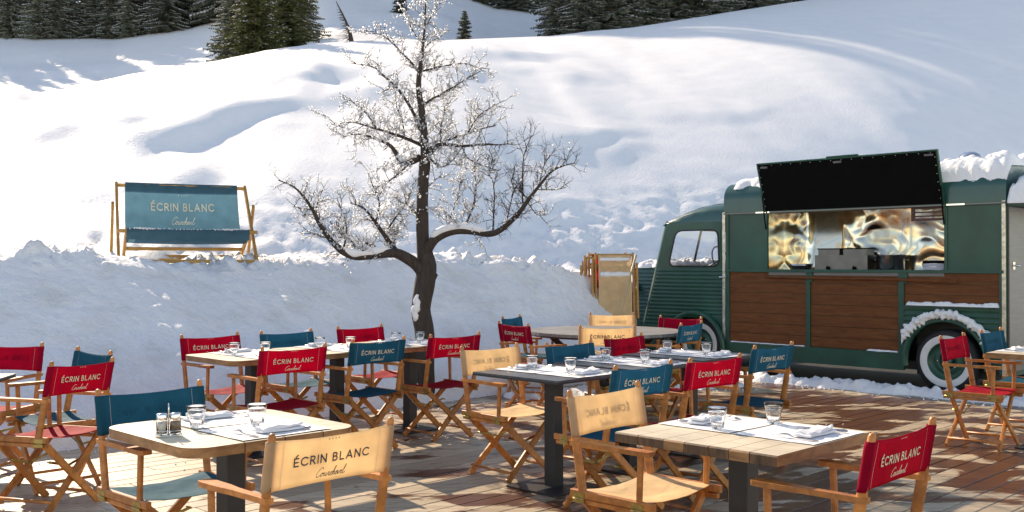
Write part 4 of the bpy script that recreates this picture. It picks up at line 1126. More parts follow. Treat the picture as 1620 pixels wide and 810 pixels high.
for i in range(6):
    for l in (La + 0.035, Lb - 0.035): g.blob(flp(l, 0.12 + i * 0.15, -0.004), 0.007, M['chrome'])
g.build('screws', fl)
for l in (La + 0.10, (La + Lb) / 2 + 0.05, Lb - 0.10):
    g = MB(); fbox(g, l - 0.05, l + 0.05, 0.90, 0.935, -0.012, 0.0, M['grey_steel']); g.build('latch', fl)
g = MB(); fbox(g, 1.55, 1.95, 1.0, 1.03, 0.004, 0.028, GR); g.build('grip', fl)
for l in (La + 0.012, Lb - 0.012):
    g = MB(); g.tube([(l, 0.02, 1.88), flp(l, 0.35, -0.012)], 0.008, M['black_panel'], 6); g.build('gas_strut', fl)
# cab
g = MB(); cabw = 0.0
NB = 4.98
# side faces: lower ribbed door, pillars, header  (front edge runs from (4.90,.34) up to (4.44,2.0))
def fx(z): return 4.92 - (z - 0.30) * 0.283
for sg in (1, -1):
    low = [(SEAM + 0.045, 0.72), (fx(0.72), 0.72), (fx(1.38), 1.38), (SEAM + 0.045, 1.38)]
    side_panel(g, low, GR, rib=0.010, period=0.052, sgn=sg)
    side_panel(g, [(SEAM + 0.045, 1.38), (fx(1.38), 1.38), (fx(1.40), 1.40), (SEAM + 0.045, 1.40)], GR, sgn=sg)
    side_panel(g, [(SEAM + 0.045, 1.40), (3.59, 1.40), (3.61, 1.905), (SEAM + 0.045, 1.905)], GR, sgn=sg)
    side_panel(g, [(4.43, 1.40), (fx(1.40), 1.40), (fx(1.905), 1.905), (4.29, 1.905)], GR, sgn=sg)
    side_panel(g, [(SEAM + 0.045, 1.905), (fx(1.905), 1.905), (fx(2.02), 2.02), (SEAM + 0.045, 2.02)], GR, sgn=sg)
    # round the front wheel
    for i in range(40):
        z0 = 0.24 + i * 0.48 / 40; z1 = z0 + 0.012
        def ed(zq):
            d = 0.47 ** 2 - (zq - 0.33) ** 2; return math.sqrt(max(d, 0))
        for lo, hi0, hi1 in ((SEAM + 0.045, max(3.98 - ed(z0), SEAM + 0.045), max(3.98 - ed(z1), SEAM + 0.045)),):
            vv = [(lo, 0.004, z0), (hi0, 0.004, z0), (hi1, 0.004, z1), (lo, 0.004, z1)]
            g.add([(x, y if sg > 0 else -VW - y, z) for x, y, z in vv], [(0, 1, 2, 3)], GR)
        rb = lambda q: 0.010 * (0.5 + 0.5 * math.cos(2 * math.pi * q / 0.052))
        vv = [(3.98 + ed(z0), rb(z0), z0), (fx(z0), rb(z0), z0), (fx(z1), rb(z1), z1), (3.98 + ed(z1), rb(z1), z1)]
        g.add([(x, y if sg > 0 else -VW - y, z) for x, y, z in vv], [(0, 1, 2, 3)], GR, True)
# front pillars turning the corner and the windscreen frame
for z0, z1 in ((0.3, 1.40), (1.40, 1.92), (1.92, 2.03)):
    ins = 0.22
    for sg in (1, -1):
        for k in range(5):
            def cp(kk, z): t = R(90 * kk / 5); return (fx(z) + 0.10 * math.sin(t), -0.10 + 0.10 * math.cos(t), z)
            q = [cp(k, z0), cp(k + 1, z0), cp(k + 1, z1), cp(k, z1)]
            g.add([(x, y if sg > 0 else -VW - y, z) for x, y, z in q], [(0, 1, 2, 3)], GR, True)
    if z0 != 1.40: g.add([(fx(z0) + 0.10, -0.10, z0), (fx(z0) + 0.10, -VW + 0.10, z0), (fx(z1) + 0.10, -VW + 0.10, z1), (fx(z1) + 0.10, -0.10, z1)], [(0, 1, 2, 3)], GR)
for yy in (-0.10, -VW / 2 + 0.03, -VW + 0.16):
    g.add([(fx(1.4) + 0.098, yy, 1.38), (fx(1.4) + 0.098, yy - 0.06, 1.38), (fx(1.92) + 0.098, yy - 0.06, 1.93), (fx(1.92) + 0.098, yy, 1.93)], [(0, 1, 2, 3)], GR)
cab = g.build('cab', van)
# cab roof
g = MB()
cr = [(SEAM + 0.031, 2.285), (3.75, 2.28), (4.0, 2.245), (4.2, 2.175), (4.36, 2.09), (4.47, 2.02), (4.53, 1.97)]
vv = []; ns = 14
for L, zt in cr:
    for k in range(ns + 1):
        t = math.pi * k / ns; ex = 0.45
        cy = math.copysign(abs(math.cos(t)) ** ex, math.cos(t)); cz = abs(math.sin(t)) ** ex
        vv.append((L, -VW / 2 + cy * (VW / 2 + 0.004), 2.0 + (zt - 2.0) * cz if zt > 2.0 else zt))
g.add(vv, [(i * (ns + 1) + k, i * (ns + 1) + k + 1, (i + 1) * (ns + 1) + k + 1, (i + 1) * (ns + 1) + k) for i in range(len(cr) - 1) for k in range(ns)], RF, True)
g.build('cab_roof', van)
# side window with rubber seal, both sides
def rrect_poly(pts, r=0.07, n=5):
    out = []
    for i in range(4):
        p = Vector(pts[i]); a = (Vector(pts[i - 1]) - p).normalized(); b_ = (Vector(pts[(i + 1) % 4]) - p).normalized()
        for k in range(n + 1):
            t = k / n; q = p + a * r * (1 - t) ** 2 + b_ * r * t ** 2; out.append((q.x, q.y))
    return out
win = rrect_poly([(3.60, 1.41), (4.43, 1.41), (4.30, 1.895), (3.62, 1.895)], 0.10)
for sg in (1, -1):
    yy = 0.006 if sg > 0 else -VW - 0.006
    # corner fillets so the opening reads rounded
    g = MB(); outer = rrect_poly([(3.57, 1.385), (4.465, 1.385), (4.32, 1.925), (3.59, 1.925)], 0.02)
    n = len(win); g.add([(a, yy, b_) for a, b_ in outer] + [(a, yy, b_) for a, b_ in win], [(i, (i + 1) % n, n + (i + 1) % n, n + i) for i in range(n)], GR)
    g.build('window_surround', cab)
    g = MB(); g.tube([(a, yy + 0.003 * sg, b_) for a, b_ in win + [win[0]]], 0.011, M['rubber_seal'], 6, cap=False); fr = g.build('window_seal', cab)
    g = MB(); g.add([(a, yy - 0.004 * sg, b_) for a, b_ in win], [tuple(range(n))], M['pane']); g.build('pane', fr)
g = MB(); g.box((3.56, -VW + 0.05, 0.5), (3.60, -0.05, 1.30), M['headliner']); g.box((3.62, -VW + 0.3, 1.22), (4.3, -0.3, 1.30), M['headliner']); g.box((4.3, -VW + 0.05, 1.25), (4.62, -0.05, 1.36), M['interior'])
g.build('dashboard', cab)
g = MB(); g.box((3.535, -VW + 0.03, 1.3), (3.555, -1.30, 2.2), M['headliner']); g.tube([(4.25, -0.55, 1.36), (3.95, -0.55, 1.50)], 0.012, M['rubber_seal'], 6)
g.tube([(3.95 + 0.06 * math.sin(t), -0.55 + 0.19 * math.cos(t), 1.50 + 0.18 * math.sin(t)) for t in [i * math.pi / 12 for i in range(25)]], 0.010, M['rubber_seal'], 6, cap=False)
g.build('steering_wheel', cab)
g = MB(); g.tube([(3.60, 0.012, 1.262), (3.56, 0.04, 1.265), (3.50, 0.045, 1.268), (3.47, 0.03, 1.27)], [0.016, 0.02, 0.018, 0.008], M['chrome'], 8, flat=0.7); g.build('door_handle', cab)
arch('front_wheel_arch', (3.98, 0.32), 0.455, 0.0, 0.075, GR, -5, 185)
# raised outer lip of the front wing, as a flat moulding
g = MB(); g.tube([(3.98 + 0.56 * math.cos(R(a)), 0.012, 0.30 + 0.50 * math.sin(R(a))) for a in range(10, 181, 6)], 0.009, GR, 6); g.build('wing_moulding', van)
# bonnet / nose, corrugated and narrower than the cab
g = MB(); y0n, y1n = -0.22, -VW + 0.22
def nz_(L0, L1, z): return L0 + (L1 - L0)
for (ya, La0, La1) in ((y0n, 4.66, 5.30), (y1n, 4.66, 5.30)):
    n = 100; vv = []
    for i in range(n + 1):
        z = 0.30 + i * 1.08 / n; f_ = La1 - (z - 0.30) * 0.10; y = ya + (0.012 * (0.5 + 0.5 * math.cos(2 * math.pi * z / 0.055))) * (1 if ya == y0n else -1)
        vv += [(La0, y, z), (f_, y, z)]
    g.add(vv, [(2 * i, 2 * i + 1, 2 * i + 3, 2 * i + 2) for i in range(n)], M['green_roof'], True)
n = 100; vv = []
for i in range(n + 1):
    z = 0.30 + i * 1.08 / n; f_ = 5.30 - (z - 0.30) * 0.10 + 0.012 * (0.5 + 0.5 * math.cos(2 * math.pi * z / 0.055)); vv += [(f_, y0n, z), (f_, y1n, z)]
g.add(vv, [(2 * i, 2 * i + 1, 2 * i + 3, 2 * i + 2) for i in range(n)], M['green_roof'], True)
g.add([(4.60, y0n, 1.40), (5.19, y0n, 1.38), (5.19, y1n, 1.38), (4.60, y1n, 1.40)], [(0, 1, 2, 3)], M['green_roof'])
nose = g.build('bonnet', van)
for yy in (y0n + 0.014, y1n - 0.014):
    g = MB(); g.tube([(5.195, yy, 1.39), (5.305, yy, 0.28)], 0.013, GR, 6); g.build('bonnet_edge', nose)
for yy in (-0.16, -VW + 0.16):
    T = Matrix.Translation((5.18, yy, 1.10)) @ Matrix.Rotation(R(90), 4, 'Y')
    g = MB(); g.lathe([(0, -0.10), (0.045, -0.085), (0.080, -0.03), (0.088, 0.0), (0.084, 0.008), (0.07, 0.018), (0, 0.03)], M['chrome'], 24, T); g.build('headlight', van)
g = MB()
for yy in (0.05 - 0.12, -VW + 0.07):
    g.beam((4.75, yy, 0.34), (5.32, yy - 0.10 if yy > -1 else yy + 0.10, 0.30), 0.03, 0.12, GR)
g.beam((5.36, -0.1, 0.34), (5.36, -VW + 0.1, 0.34), 0.04, 0.13, GR); g.build('bumper', van)
# rear face, grey steel doors, raised tailgate
g = MB(); g.box((-0.015, -VW + 0.02, 0.22), (0.0, -0.01, 2.10), GR); g.build('rear_frame', van)
for y0, y1 in ((-VW / 2 + 0.005, -0.05), (-VW + 0.06, -VW / 2 - 0.005)):
    g = MB(); g.box((-0.035, y0, 0.28), (-0.017, y1, 2.05), M['grey_steel']); d_ = g.build('rear_door', van)
    g = MB(); yy = -0.16 if y1 > -0.5 else -VW + 0.2
    g.tube([(-0.036, yy, 1.42), (-0.075, yy, 1.42), (-0.075, yy - 0.12, 1.425)], 0.010, M['chrome'], 6); g.box((-0.046, yy - 0.03, 1.38), (-0.036, yy + 0.03, 1.46), M['chrome']); g.build('handle', d_)
g = MB(); g.box((-0.66, -VW + 0.02, 2.062), (-0.02, -0.02, 2.085), GR); g.build('tailgate', van)
# roof lamp dome
T = Matrix.Translation((0.56, -0.55, 2.56))
g = MB(); g.lathe([(0.14, 0), (0.135, 0.08), (0.11, 0.13), (0.06, 0.165), (0, 0.175)], M['chrome'], 20, T); g.build('roof_vent', van)
# things on the counter (top-level)
VM = Matrix.Translation((5.27, 10.80, 0)) @ Matrix.Rotation(math.atan2(0.714, -0.70), 4, 'Z')
def on_counter(name, L, y, label, cat, z=1.3375):
    p = VM @ Vector((L, y, z)); o = empty(name, p, math.atan2(0.714, -0.70)); tag(o, label, cat); return o
o = on_counter('mixing_bowl', 2.50, -0.17, 'round steel mixing bowl at the left end of the serving counter', 'bowl')
g = MB(); g.lathe([(0, 0), (0.06, 0), (0.10, 0.03), (0.135, 0.075), (0.145, 0.105), (0.150, 0.105), (0.138, 0.073), (0.10, 0.026), (0, 0.006)], M['steel'], 32); g.build('bowl', o)
o = on_counter('fryer', 1.90, -0.19, 'boxy stainless steel cooker with two knobs on the serving counter', 'cooker')
g = MB(); g.box((-0.34, -0.15, 0.0), (0.34, 0.15, 0.21), M['dull_steel']); g.build('body', o)
for xx in (-0.18, 0.16):
    g = MB(); g.tube([(xx, 0.15, 0.05), (xx, 0.175, 0.05)], 0.022, M['black_panel'], 10); g.box((xx - 0.006, 0.175, 0.02), (xx + 0.006, 0.185, 0.08), M['black_panel']); g.build('knob', o)
for xx in (-0.16, 0.17):
    g = MB(); g.box((xx - 0.14, -0.11, 0.211), (xx + 0.14, 0.12, 0.28), M['dull_steel']); g.box((xx - 0.15, -0.12, 0.28), (xx + 0.15, 0.13, 0.293), M['black_panel']); g.build('basket', o)
o = on_counter('stock_pot', 1.35, -0.20, 'tall shiny steel pot beside the cooker on the serving counter', 'pot')
g = MB(); g.lathe([(0, 0), (0.155, 0), (0.16, 0.01), (0.16, 0.20), (0.172, 0.205), (0.172, 0.212), (0.154, 0.21), (0.152, 0.01), (0, 0.008)], M['steel'], 40); p_ = g.build('pot', o)
for s_ in (-1, 1):
    g = MB(); g.tube([(s_ * 0.16, -0.04, 0.15), (s_ * 0.195, -0.04, 0.15), (s_ * 0.195, 0.04, 0.15), (s_ * 0.16, 0.04, 0.15)], 0.006, M['steel'], 6); g.build('handle', p_)
o = on_counter('container_stack', 0.79, -0.16, 'stack of pale grey plastic containers at the right end of the counter', 'containers')
for i in range(4):
    g = MB(); g.prism(rr_poly(0.125, 0.10, 0.015, 3), lambda a, b_, d: (a, b_, d), i * 0.036 + 0.001, i * 0.036 + 0.034, M['plastic_grey'] if i < 3 else M['black_panel']); g.build('container', o)
o = on_counter('wall_rack', 0.84, -0.06, 'dark red slatted rack hanging at the top right of the hatch', 'rack', 1.93)
g = MB()
for z in (0.0, 0.045, 0.09, 0.135): g.box((-0.20, -0.02, z), (0.20, 0.0, z + (0.03 if z in (0.0, 0.135) else 0.016)), M['dark_red'])
g.box((-0.20, -0.02, 0), (-0.175, 0.001, 0.165), M['dark_red']); g.box((0.175, -0.02, 0), (0.20, 0.001, 0.165), M['dark_red']); g.box((0.16 - 0.0, -0.021, 0.0), (0.2, -0.001, 0.16), M['dark_red']); g.build('frame', o)
for xx in (2.80, 2.72):
    o = on_counter('small_jar', xx, -0.05, 'tiny dark jar at the far left corner of the counter', 'jar'); o['group'] = 'tiny dark jars on the counter'
    g = MB(); g.lathe([(0, 0), (0.018, 0), (0.018, 0.028), (0.012, 0.034), (0, 0.034)], M['black_panel'], 12); g.build('jar', o)
# snow lying on the van
def lumpy(name, label, x0, x1, y0, y1, zf, h, res=0.03, seed=1, edge=0.05, amp=0.6):
    nx, ny = max(6, int((x1 - x0) / res)), max(5, int((y1 - y0) / res)); g = MB()
    def fn(a, b_, top=True):
        x = x0 + a * (x1 - x0); y = y0 + b_ * (y1 - y0)
        jx = 0.035 * noise.noise(Vector((x * 7, y * 7, seed))); jy = 0.035 * noise.noise(Vector((x * 7, y * 7, seed + 5)))
        q = min(a * (x1 - x0), (1 - a) * (x1 - x0), b_ * (y1 - y0), (1 - b_) * (y1 - y0)); e = math.sqrt(max(0, 1 - (1 - min(1, q / edge)) ** 2))
        n1 = 0.55 + 0.9 * abs(noise.noise(Vector((x * 4, y * 4, seed)))) + amp * 0.45 * abs(noise.noise(Vector((x * 13, y * 13, seed)))) + amp * 0.25 * noise.noise(Vector((x * 30, y * 30, seed)))
        return (x + jx, y + jy, zf(x, y) + (h * n1 * e if top else -0.01))
    g.grid(fn, nx, ny, M['snow']); g.grid(lambda a, b_: fn(a, b_, False), nx, ny, M['snow'])
    o = g.build(name, van); return o
def roofz(x, y):
    d = min(-y, VW + y); r = 0.22
    return 2.50 - r + math.sqrt(max(0, r * r - max(0, r - d) ** 2)) + 0.05 * min(1, d / (VW / 2)) if d > 0 else 2.30
lumpy('snow_cap', 'thick lumpy snow on the right end of the van roof', -0.02, 0.80, -VW + 0.05, -0.012, roofz, 0.135, 0.022, 3, 0.07)
lumpy('snow_cap', 'thin snow along the left part of the van roof behind the flap', 0.80, 3.42, -VW + 0.05, -0.05, roofz, 0.06, 0.03, 4, 0.08)
lumpy('snow_cap', 'deep snow heaped on the raised tailgate at the van rear', -0.70, -0.03, -VW + 0.0, 0.0, lambda x, y: 2.087, 0.38, 0.025, 5, 0.10, 0.6)
lumpy('snow_cap', 'snow heaped on the green bonnet of the van', 4.62, 5.16, -VW + 0.25, -0.24, lambda x, y: 1.392, 0.13, 0.02, 6, 0.15, 0.8)
lumpy('snow_ledge', 'long strip of snow on the ledge above the rear wheel', 0.06, 1.07, -0.012, 0.055, lambda x, y: 0.970, 0.055, 0.012, 7, 0.035)
lumpy('snow_ledge', 'small drift of snow under the right wooden panel', 1.17, 1.55, -0.012, 0.03, lambda x, y: 0.420, 0.05, 0.012, 8, 0.10)
lumpy('snow_ledge', 'thin line of snow along the sill under the left wooden panel', 2.34, 3.42, -0.012, 0.02, lambda x, y: 0.420, 0.020, 0.014, 9, 0.03)
g = MB()
def archsnow(a, b_):
    t = R(18 + 150 * a); tt = 2 * math.pi * b_; e = sstep(0, 0.12, a) * sstep(1, 0.88, a); k = (0.5 + 1.2 * abs(noise.noise(Vector((a * 22, math.cos(tt), 1)))) + 0.35 * noise.noise(Vector((a * 60, math.sin(tt) * 2, 4))))
    r = 0.512 + (0.075 * math.cos(tt) * k * 0.9 + 0.02) * e; y = 0.06 + 0.065 * math.sin(tt) * k * e
    return (WC[0] + r * math.cos(t), y, WC[1] + r * math.sin(t) * 0.985)
g.grid(archsnow, 90, 16, M['snow']); o = g.build('snow_ledge', van)

# ================================================================== BARE TREE with ice
TY = 10.55; SC = TY / FP
def tp(px, py, dy=0): q = (TY + dy) / FP; return Vector(((px - 810) * q, TY + dy, HCAM + (HY - py) * q))
tree = empty('bare_tree', tuple(tp(669, 634))); tag(tree, 'bare dark tree with ice-coated twigs standing before the snow bank', 'tree')
tree.location = (0, 0, 0)
TWR = random.Random(21)
LIMBS = []
def limb(pts, r0, r1, depth, thick=None):
    n = len(pts); P = []
    for i, (x, y) in enumerate(pts):
        t = i / (n - 1); P.append(tp(x, y, depth * t))
    # refine
    Q = []
    for i in range(n - 1):
        a, b_, c, d = P[max(i - 1, 0)], P[i], P[i + 1], P[min(i + 2, n - 1)]
        for k in range(4):
            t = k / 4; Q.append(0.5 * ((2 * b_) + (c - a) * t + (2 * a - 5 * b_ + 4 * c - d) * t * t + (3 * b_ - a - 3 * c + d) * t ** 3))
    Q.append(P[-1]); m_ = len(Q)
    rad = [r0 + (r1 - r0) * (i / (m_ - 1)) ** 0.75 for i in range(m_)]
    LIMBS.append((Q, rad)); return Q, rad
TR = [(672, 660), (671, 600), (672, 530), (666, 490), (672, 450), (675, 420), (669, 380), (668, 330), (669, 290), (672, 260), (672, 240), (669, 190), (662, 138), (665, 104), (669, 69), (672, 35), (673, 0), (672, -22)]
P = [tp(x, y) for x, y in TR]
rt = [0.125, 0.112, 0.105, 0.098, 0.102, 0.098, 0.072, 0.064, 0.060, 0.060, 0.046, 0.036, 0.030, 0.024, 0.014, 0.009, 0.006, 0.003]
Q = []; rq = []
for i in range(len(P) - 1):
    a, b_, c, d = P[max(i - 1, 0)], P[i], P[i + 1], P[min(i + 2, len(P) - 1)]
    for k in range(4):
        t = k / 4; Q.append(0.5 * ((2 * b_) + (c - a) * t + (2 * a - 5 * b_ + 4 * c - d) * t * t + (3 * b_ - a - 3 * c + d) * t ** 3)); rq.append(rt[i] + (rt[i + 1] - rt[i]) * t)
Q.append(P[-1]); rq.append(rt[-1])
g = MB()
def knobby(g, Q, rq, seg):
    rr_ = [r * (1 + 0.10 * noise.noise(q * 5)) for q, r in zip(Q, rq)]
    g.tube(Q, rr_, M['bark'], seg)
knobby(g, Q, rq, 14); LIMBS.append((Q[40:], rq[40:]))
L1 = limb([(672, 436), (660, 420), (641, 407), (622, 400), (588, 404), (563, 406), (542, 398), (523, 380), (506, 355), (495, 333), (483, 315), (465, 296), (440, 285)], 0.075, 0.004, -0.7)
L2 = limb([(625, 396), (608, 372), (594, 352), (576, 330), (554, 321)], 0.034, 0.005, -0.6)
L3 = limb([(600, 402), (585, 386), (563, 382), (551, 374), (535, 362), (520, 350)], 0.030, 0.004, 0.45)
L4 = limb([(670, 405), (677, 393), (691, 376), (717, 365), (745, 365), (773, 370), (793, 363), (819, 339), (836, 316), (853, 294), (873, 271), (895, 261), (912, 258)], 0.070, 0.003, -0.5)
for pts, r0, d in (
  ([(780, 366), (781, 340), (782, 308), (779, 285), (773, 274), (782, 251)], 0.012, 0.1), ([(827, 325), (827, 271), (830, 242), (841, 214)], 0.011, -0.15),
  ([(733, 362), (748, 328), (753, 291), (748, 262)], 0.014, 0.15), ([(705, 368), (716, 335), (725, 310), (730, 285)], 0.010, 0.3), ([(800, 355), (806, 330), (812, 300), (808, 285)], 0.009, -0.3),
  ([(853, 294), (858, 270), (864, 255), (870, 245)], 0.008, 0.2), ([(836, 316), (815, 295), (808, 284)], 0.008, 0.2), ([(852, 300), (880, 300), (895, 296)], 0.007, -0.2), ([(836, 322), (850, 340), (865, 338)], 0.007, 0.2),
  ([(542, 398), (548, 370), (545, 345), (535, 318)], 0.012, 0.2), ([(523, 380), (505, 372), (485, 366)], 0.008, -0.2), ([(563, 404), (556, 380), (530, 375)], 0.010, -0.4), ([(506, 355), (500, 330), (510, 300)], 0.008, 0.3),
  ([(495, 333), (478, 330), (462, 326)], 0.006, -0.2), ([(594, 352), (600, 320), (590, 295), (585, 280)], 0.012, 0.2), ([(608, 372), (625, 345), (640, 325), (650, 300)], 0.012, -0.3), ([(622, 398), (628, 360), (645, 340)], 0.010, 0.3),
  ([(665, 249), (638, 259), (625, 240), (614, 228), (585, 216), (561, 212), (541, 218)], 0.040, 0.3), ([(668, 230), (640, 218), (611, 208), (596, 204), (570, 196), (555, 193), (524, 197)], 0.022, -0.5), ([(596, 204), (580, 180), (562, 165), (550, 153)], 0.010, -0.2),
  ([(651, 255), (630, 275), (612, 290), (600, 310)], 0.014, -0.4),
  ([(667, 210), (651, 173), (627, 138), (605, 118), (593, 107), (575, 102), (555, 100)], 0.020, 0.4), ([(661, 112), (650, 98), (638, 86), (625, 72), (614, 62), (598, 52), (579, 48)], 0.014, -0.3),
  ([(674, 246), (685, 236), (697, 228), (731, 231), (769, 228), (790, 229), (814, 226)], 0.032, -0.4), ([(672, 240), (690, 230), (710, 221), (735, 213), (752, 207), (786, 197)], 0.026, 0.5), ([(740, 210), (752, 190), (766, 176), (797, 159)], 0.010, 0.2),
  ([(671, 165), (684, 156), (697, 149), (709, 142), (721, 135), (742, 122), (760, 112)], 0.016, -0.3), ([(665, 113), (685, 108), (703, 104), (735, 100), (755, 106), (776, 109)], 0.013, 0.3), ([(697, 228), (698, 195), (705, 170), (712, 150)], 0.010, 0.3),
  ([(665, 118), (668, 90), (676, 70), (700, 55), (705, 50)], 0.008, 0.2), ([(669, 69), (652, 48), (646, 30), (640, 22)], 0.007, -0.1), ([(672, 45), (682, 25), (690, 10), (692, -5)], 0.006, 0.1),
  ([(676, 245), (692, 262), (705, 262), (720, 250)], 0.012, -0.3), ([(665, 345), (650, 330), (640, 318)], 0.010, -0.3), ([(672, 300), (688, 285), (700, 275)], 0.008, 0.2),
  ([(731, 231), (740, 250), (765, 262), (790, 270)], 0.009, -0.3), ([(640, 218), (636, 190), (628, 172), (622, 160)], 0.010, 0.3), ([(627, 138), (612, 142), (598, 148)], 0.008, -0.2)):
    limb(pts, r0, 0.003, d)
for Q, rad in LIMBS[1:]:
    knobby(g, Q, rad, 10 if rad[0] > 0.03 else 6)
g.tube([tp(683, 440), tp(690, 433), tp(692, 437)], [0.05, 0.035, 0.01], M['bark'], 8)
g.build('trunk', tree)
# twigs with ice
gt = MB(); gi = MB(); cnt = 0
def twig(p, d, L, r, lev):
    global cnt
    n = 4; pts = [p]; q = p.copy(); dd = d.copy()
    for i in range(n):
        dd = (dd + Vector((TWR.gauss(0, .22), TWR.gauss(0, .22), TWR.gauss(0.03, .20)))).normalized(); q = q + dd * L / n; pts.append(q)
    gt.tube(pts, [r * (1 - 0.7 * i / n) for i in range(n + 1)], M['twig'], 3, cap=False)
    k = int(L / 0.027 * (1.0 if lev else 0.7) * (0.25 if p.x > -0.32 and p.z < 3.0 else (0.45 if p.x < -1.75 and p.z < 2.7 else 1.0)))
    for _ in range(k):
        t = TWR.random(); i = min(int(t * n), n - 1); b_ = pts[i].lerp(pts[i + 1], t * n - i)
        b_ = b_ + Vector((TWR.gauss(0, .007), TWR.gauss(0, .007), TWR.gauss(0, .007))); gi.blob(b_, TWR.choice([0.005, 0.0065, 0.009, 0.012]), M['ice']); cnt += 1
    if lev < 2:
        for _ in range(TWR.choice([2, 3, 3, 4]) if lev == 0 else TWR.choice([1, 2, 2])):
            t = TWR.uniform(0.25, 1.0); i = min(int(t * n), n - 1); b_ = pts[i].lerp(pts[i + 1], t * n - i)
            sd = Vector((TWR.gauss(0, 1), TWR.gauss(0, 1), TWR.gauss(0.25, 1))).normalized()
            twig(b_, (dd * 0.9 + sd * 0.9).normalized(), L * TWR.uniform(0.45, 0.75), r * 0.6, lev + 1)
for Q, rad in LIMBS:
    Ltot = sum((Q[i + 1] - Q[i]).length for i in range(len(Q) - 1)); acc = 0; nxt = 0.05
    for i in range(len(Q) - 1):
        seg_ = (Q[i + 1] - Q[i]).length; acc += seg_
        t = acc / Ltot
        while acc > nxt:
            nxt += TWR.uniform(0.024, 0.050)
            if rad[i] > 0.045 and TWR.random() < 0.8: continue
            if Q[i].z < 1.45: continue
            d = (Q[i + 1] - Q[i]).normalized(); sd = Vector((TWR.gauss(0, 1), TWR.gauss(0, 1), TWR.gauss(0.45, 0.8))).normalized()
            twig(Q[i].copy(), (d * 0.55 + sd).normalized(), TWR.uniform(0.09, 0.25) * (1.0 if Q[i].z < 3.2 else 0.8), 0.0046, 0)
        if rad[i] < 0.02:
            for _ in range(3): gi.blob(Q[i] + Vector((TWR.gauss(0, .01), TWR.gauss(0, .01), TWR.gauss(0.004, .01))), TWR.choice([0.005, 0.007, 0.009]), M['ice'])
o = gt.build('twigs', tree); o['kind'] = 'stuff'
o = gi.build('ice_buds', tree); o['kind'] = 'stuff'
# snow lying on the thick limbs
g = MB()
def limb_snow(Q, rad, i0, i1, k=1.0):
    pts = []; rr_ = []
    for i in range(i0, i1):
        e = sstep(i0, i0 + 3, i) * sstep(i1 - 1, i1 - 4, i); pts.append(Q[i] + Vector((0, -rad[i] * 0.25, rad[i] * 0.80))); rr_.append(max(0.004, rad[i] * 1.05 * k * e * (0.8 + 0.5 * abs(noise.noise(Q[i] * 9)))))
    g = MB(); g.tube(pts, rr_, M['snow'], 10, flat=1.0); g.build('snow_on_limb', tree)
limb_snow(L1[0], L1[1], 12, 26, 1.1); limb_snow(L4[0], L4[1], 5, 22, 1.0); limb_snow(L3[0], L3[1], 3, 14, 1.1)
Q, rad = LIMBS[0]
g.tube([tp(656 + 1.5 * math.sin(i * 1.3) + i * 0.5, 508 - i * 4.2, -0.085) for i in range(11)], [0.012 + 0.030 * math.sin(math.pi * (i + .5) / 11) * (0.7 + 0.6 * abs(math.sin(i * 2.1))) for i in range(11)], M['snow'], 10); g.build('snow_on_trunk', tree)
for Ql, rl in LIMBS:
    if abs(rl[0] - 0.040) < 1e-6: limb_snow(Ql, rl, 2, 9, 1.0)

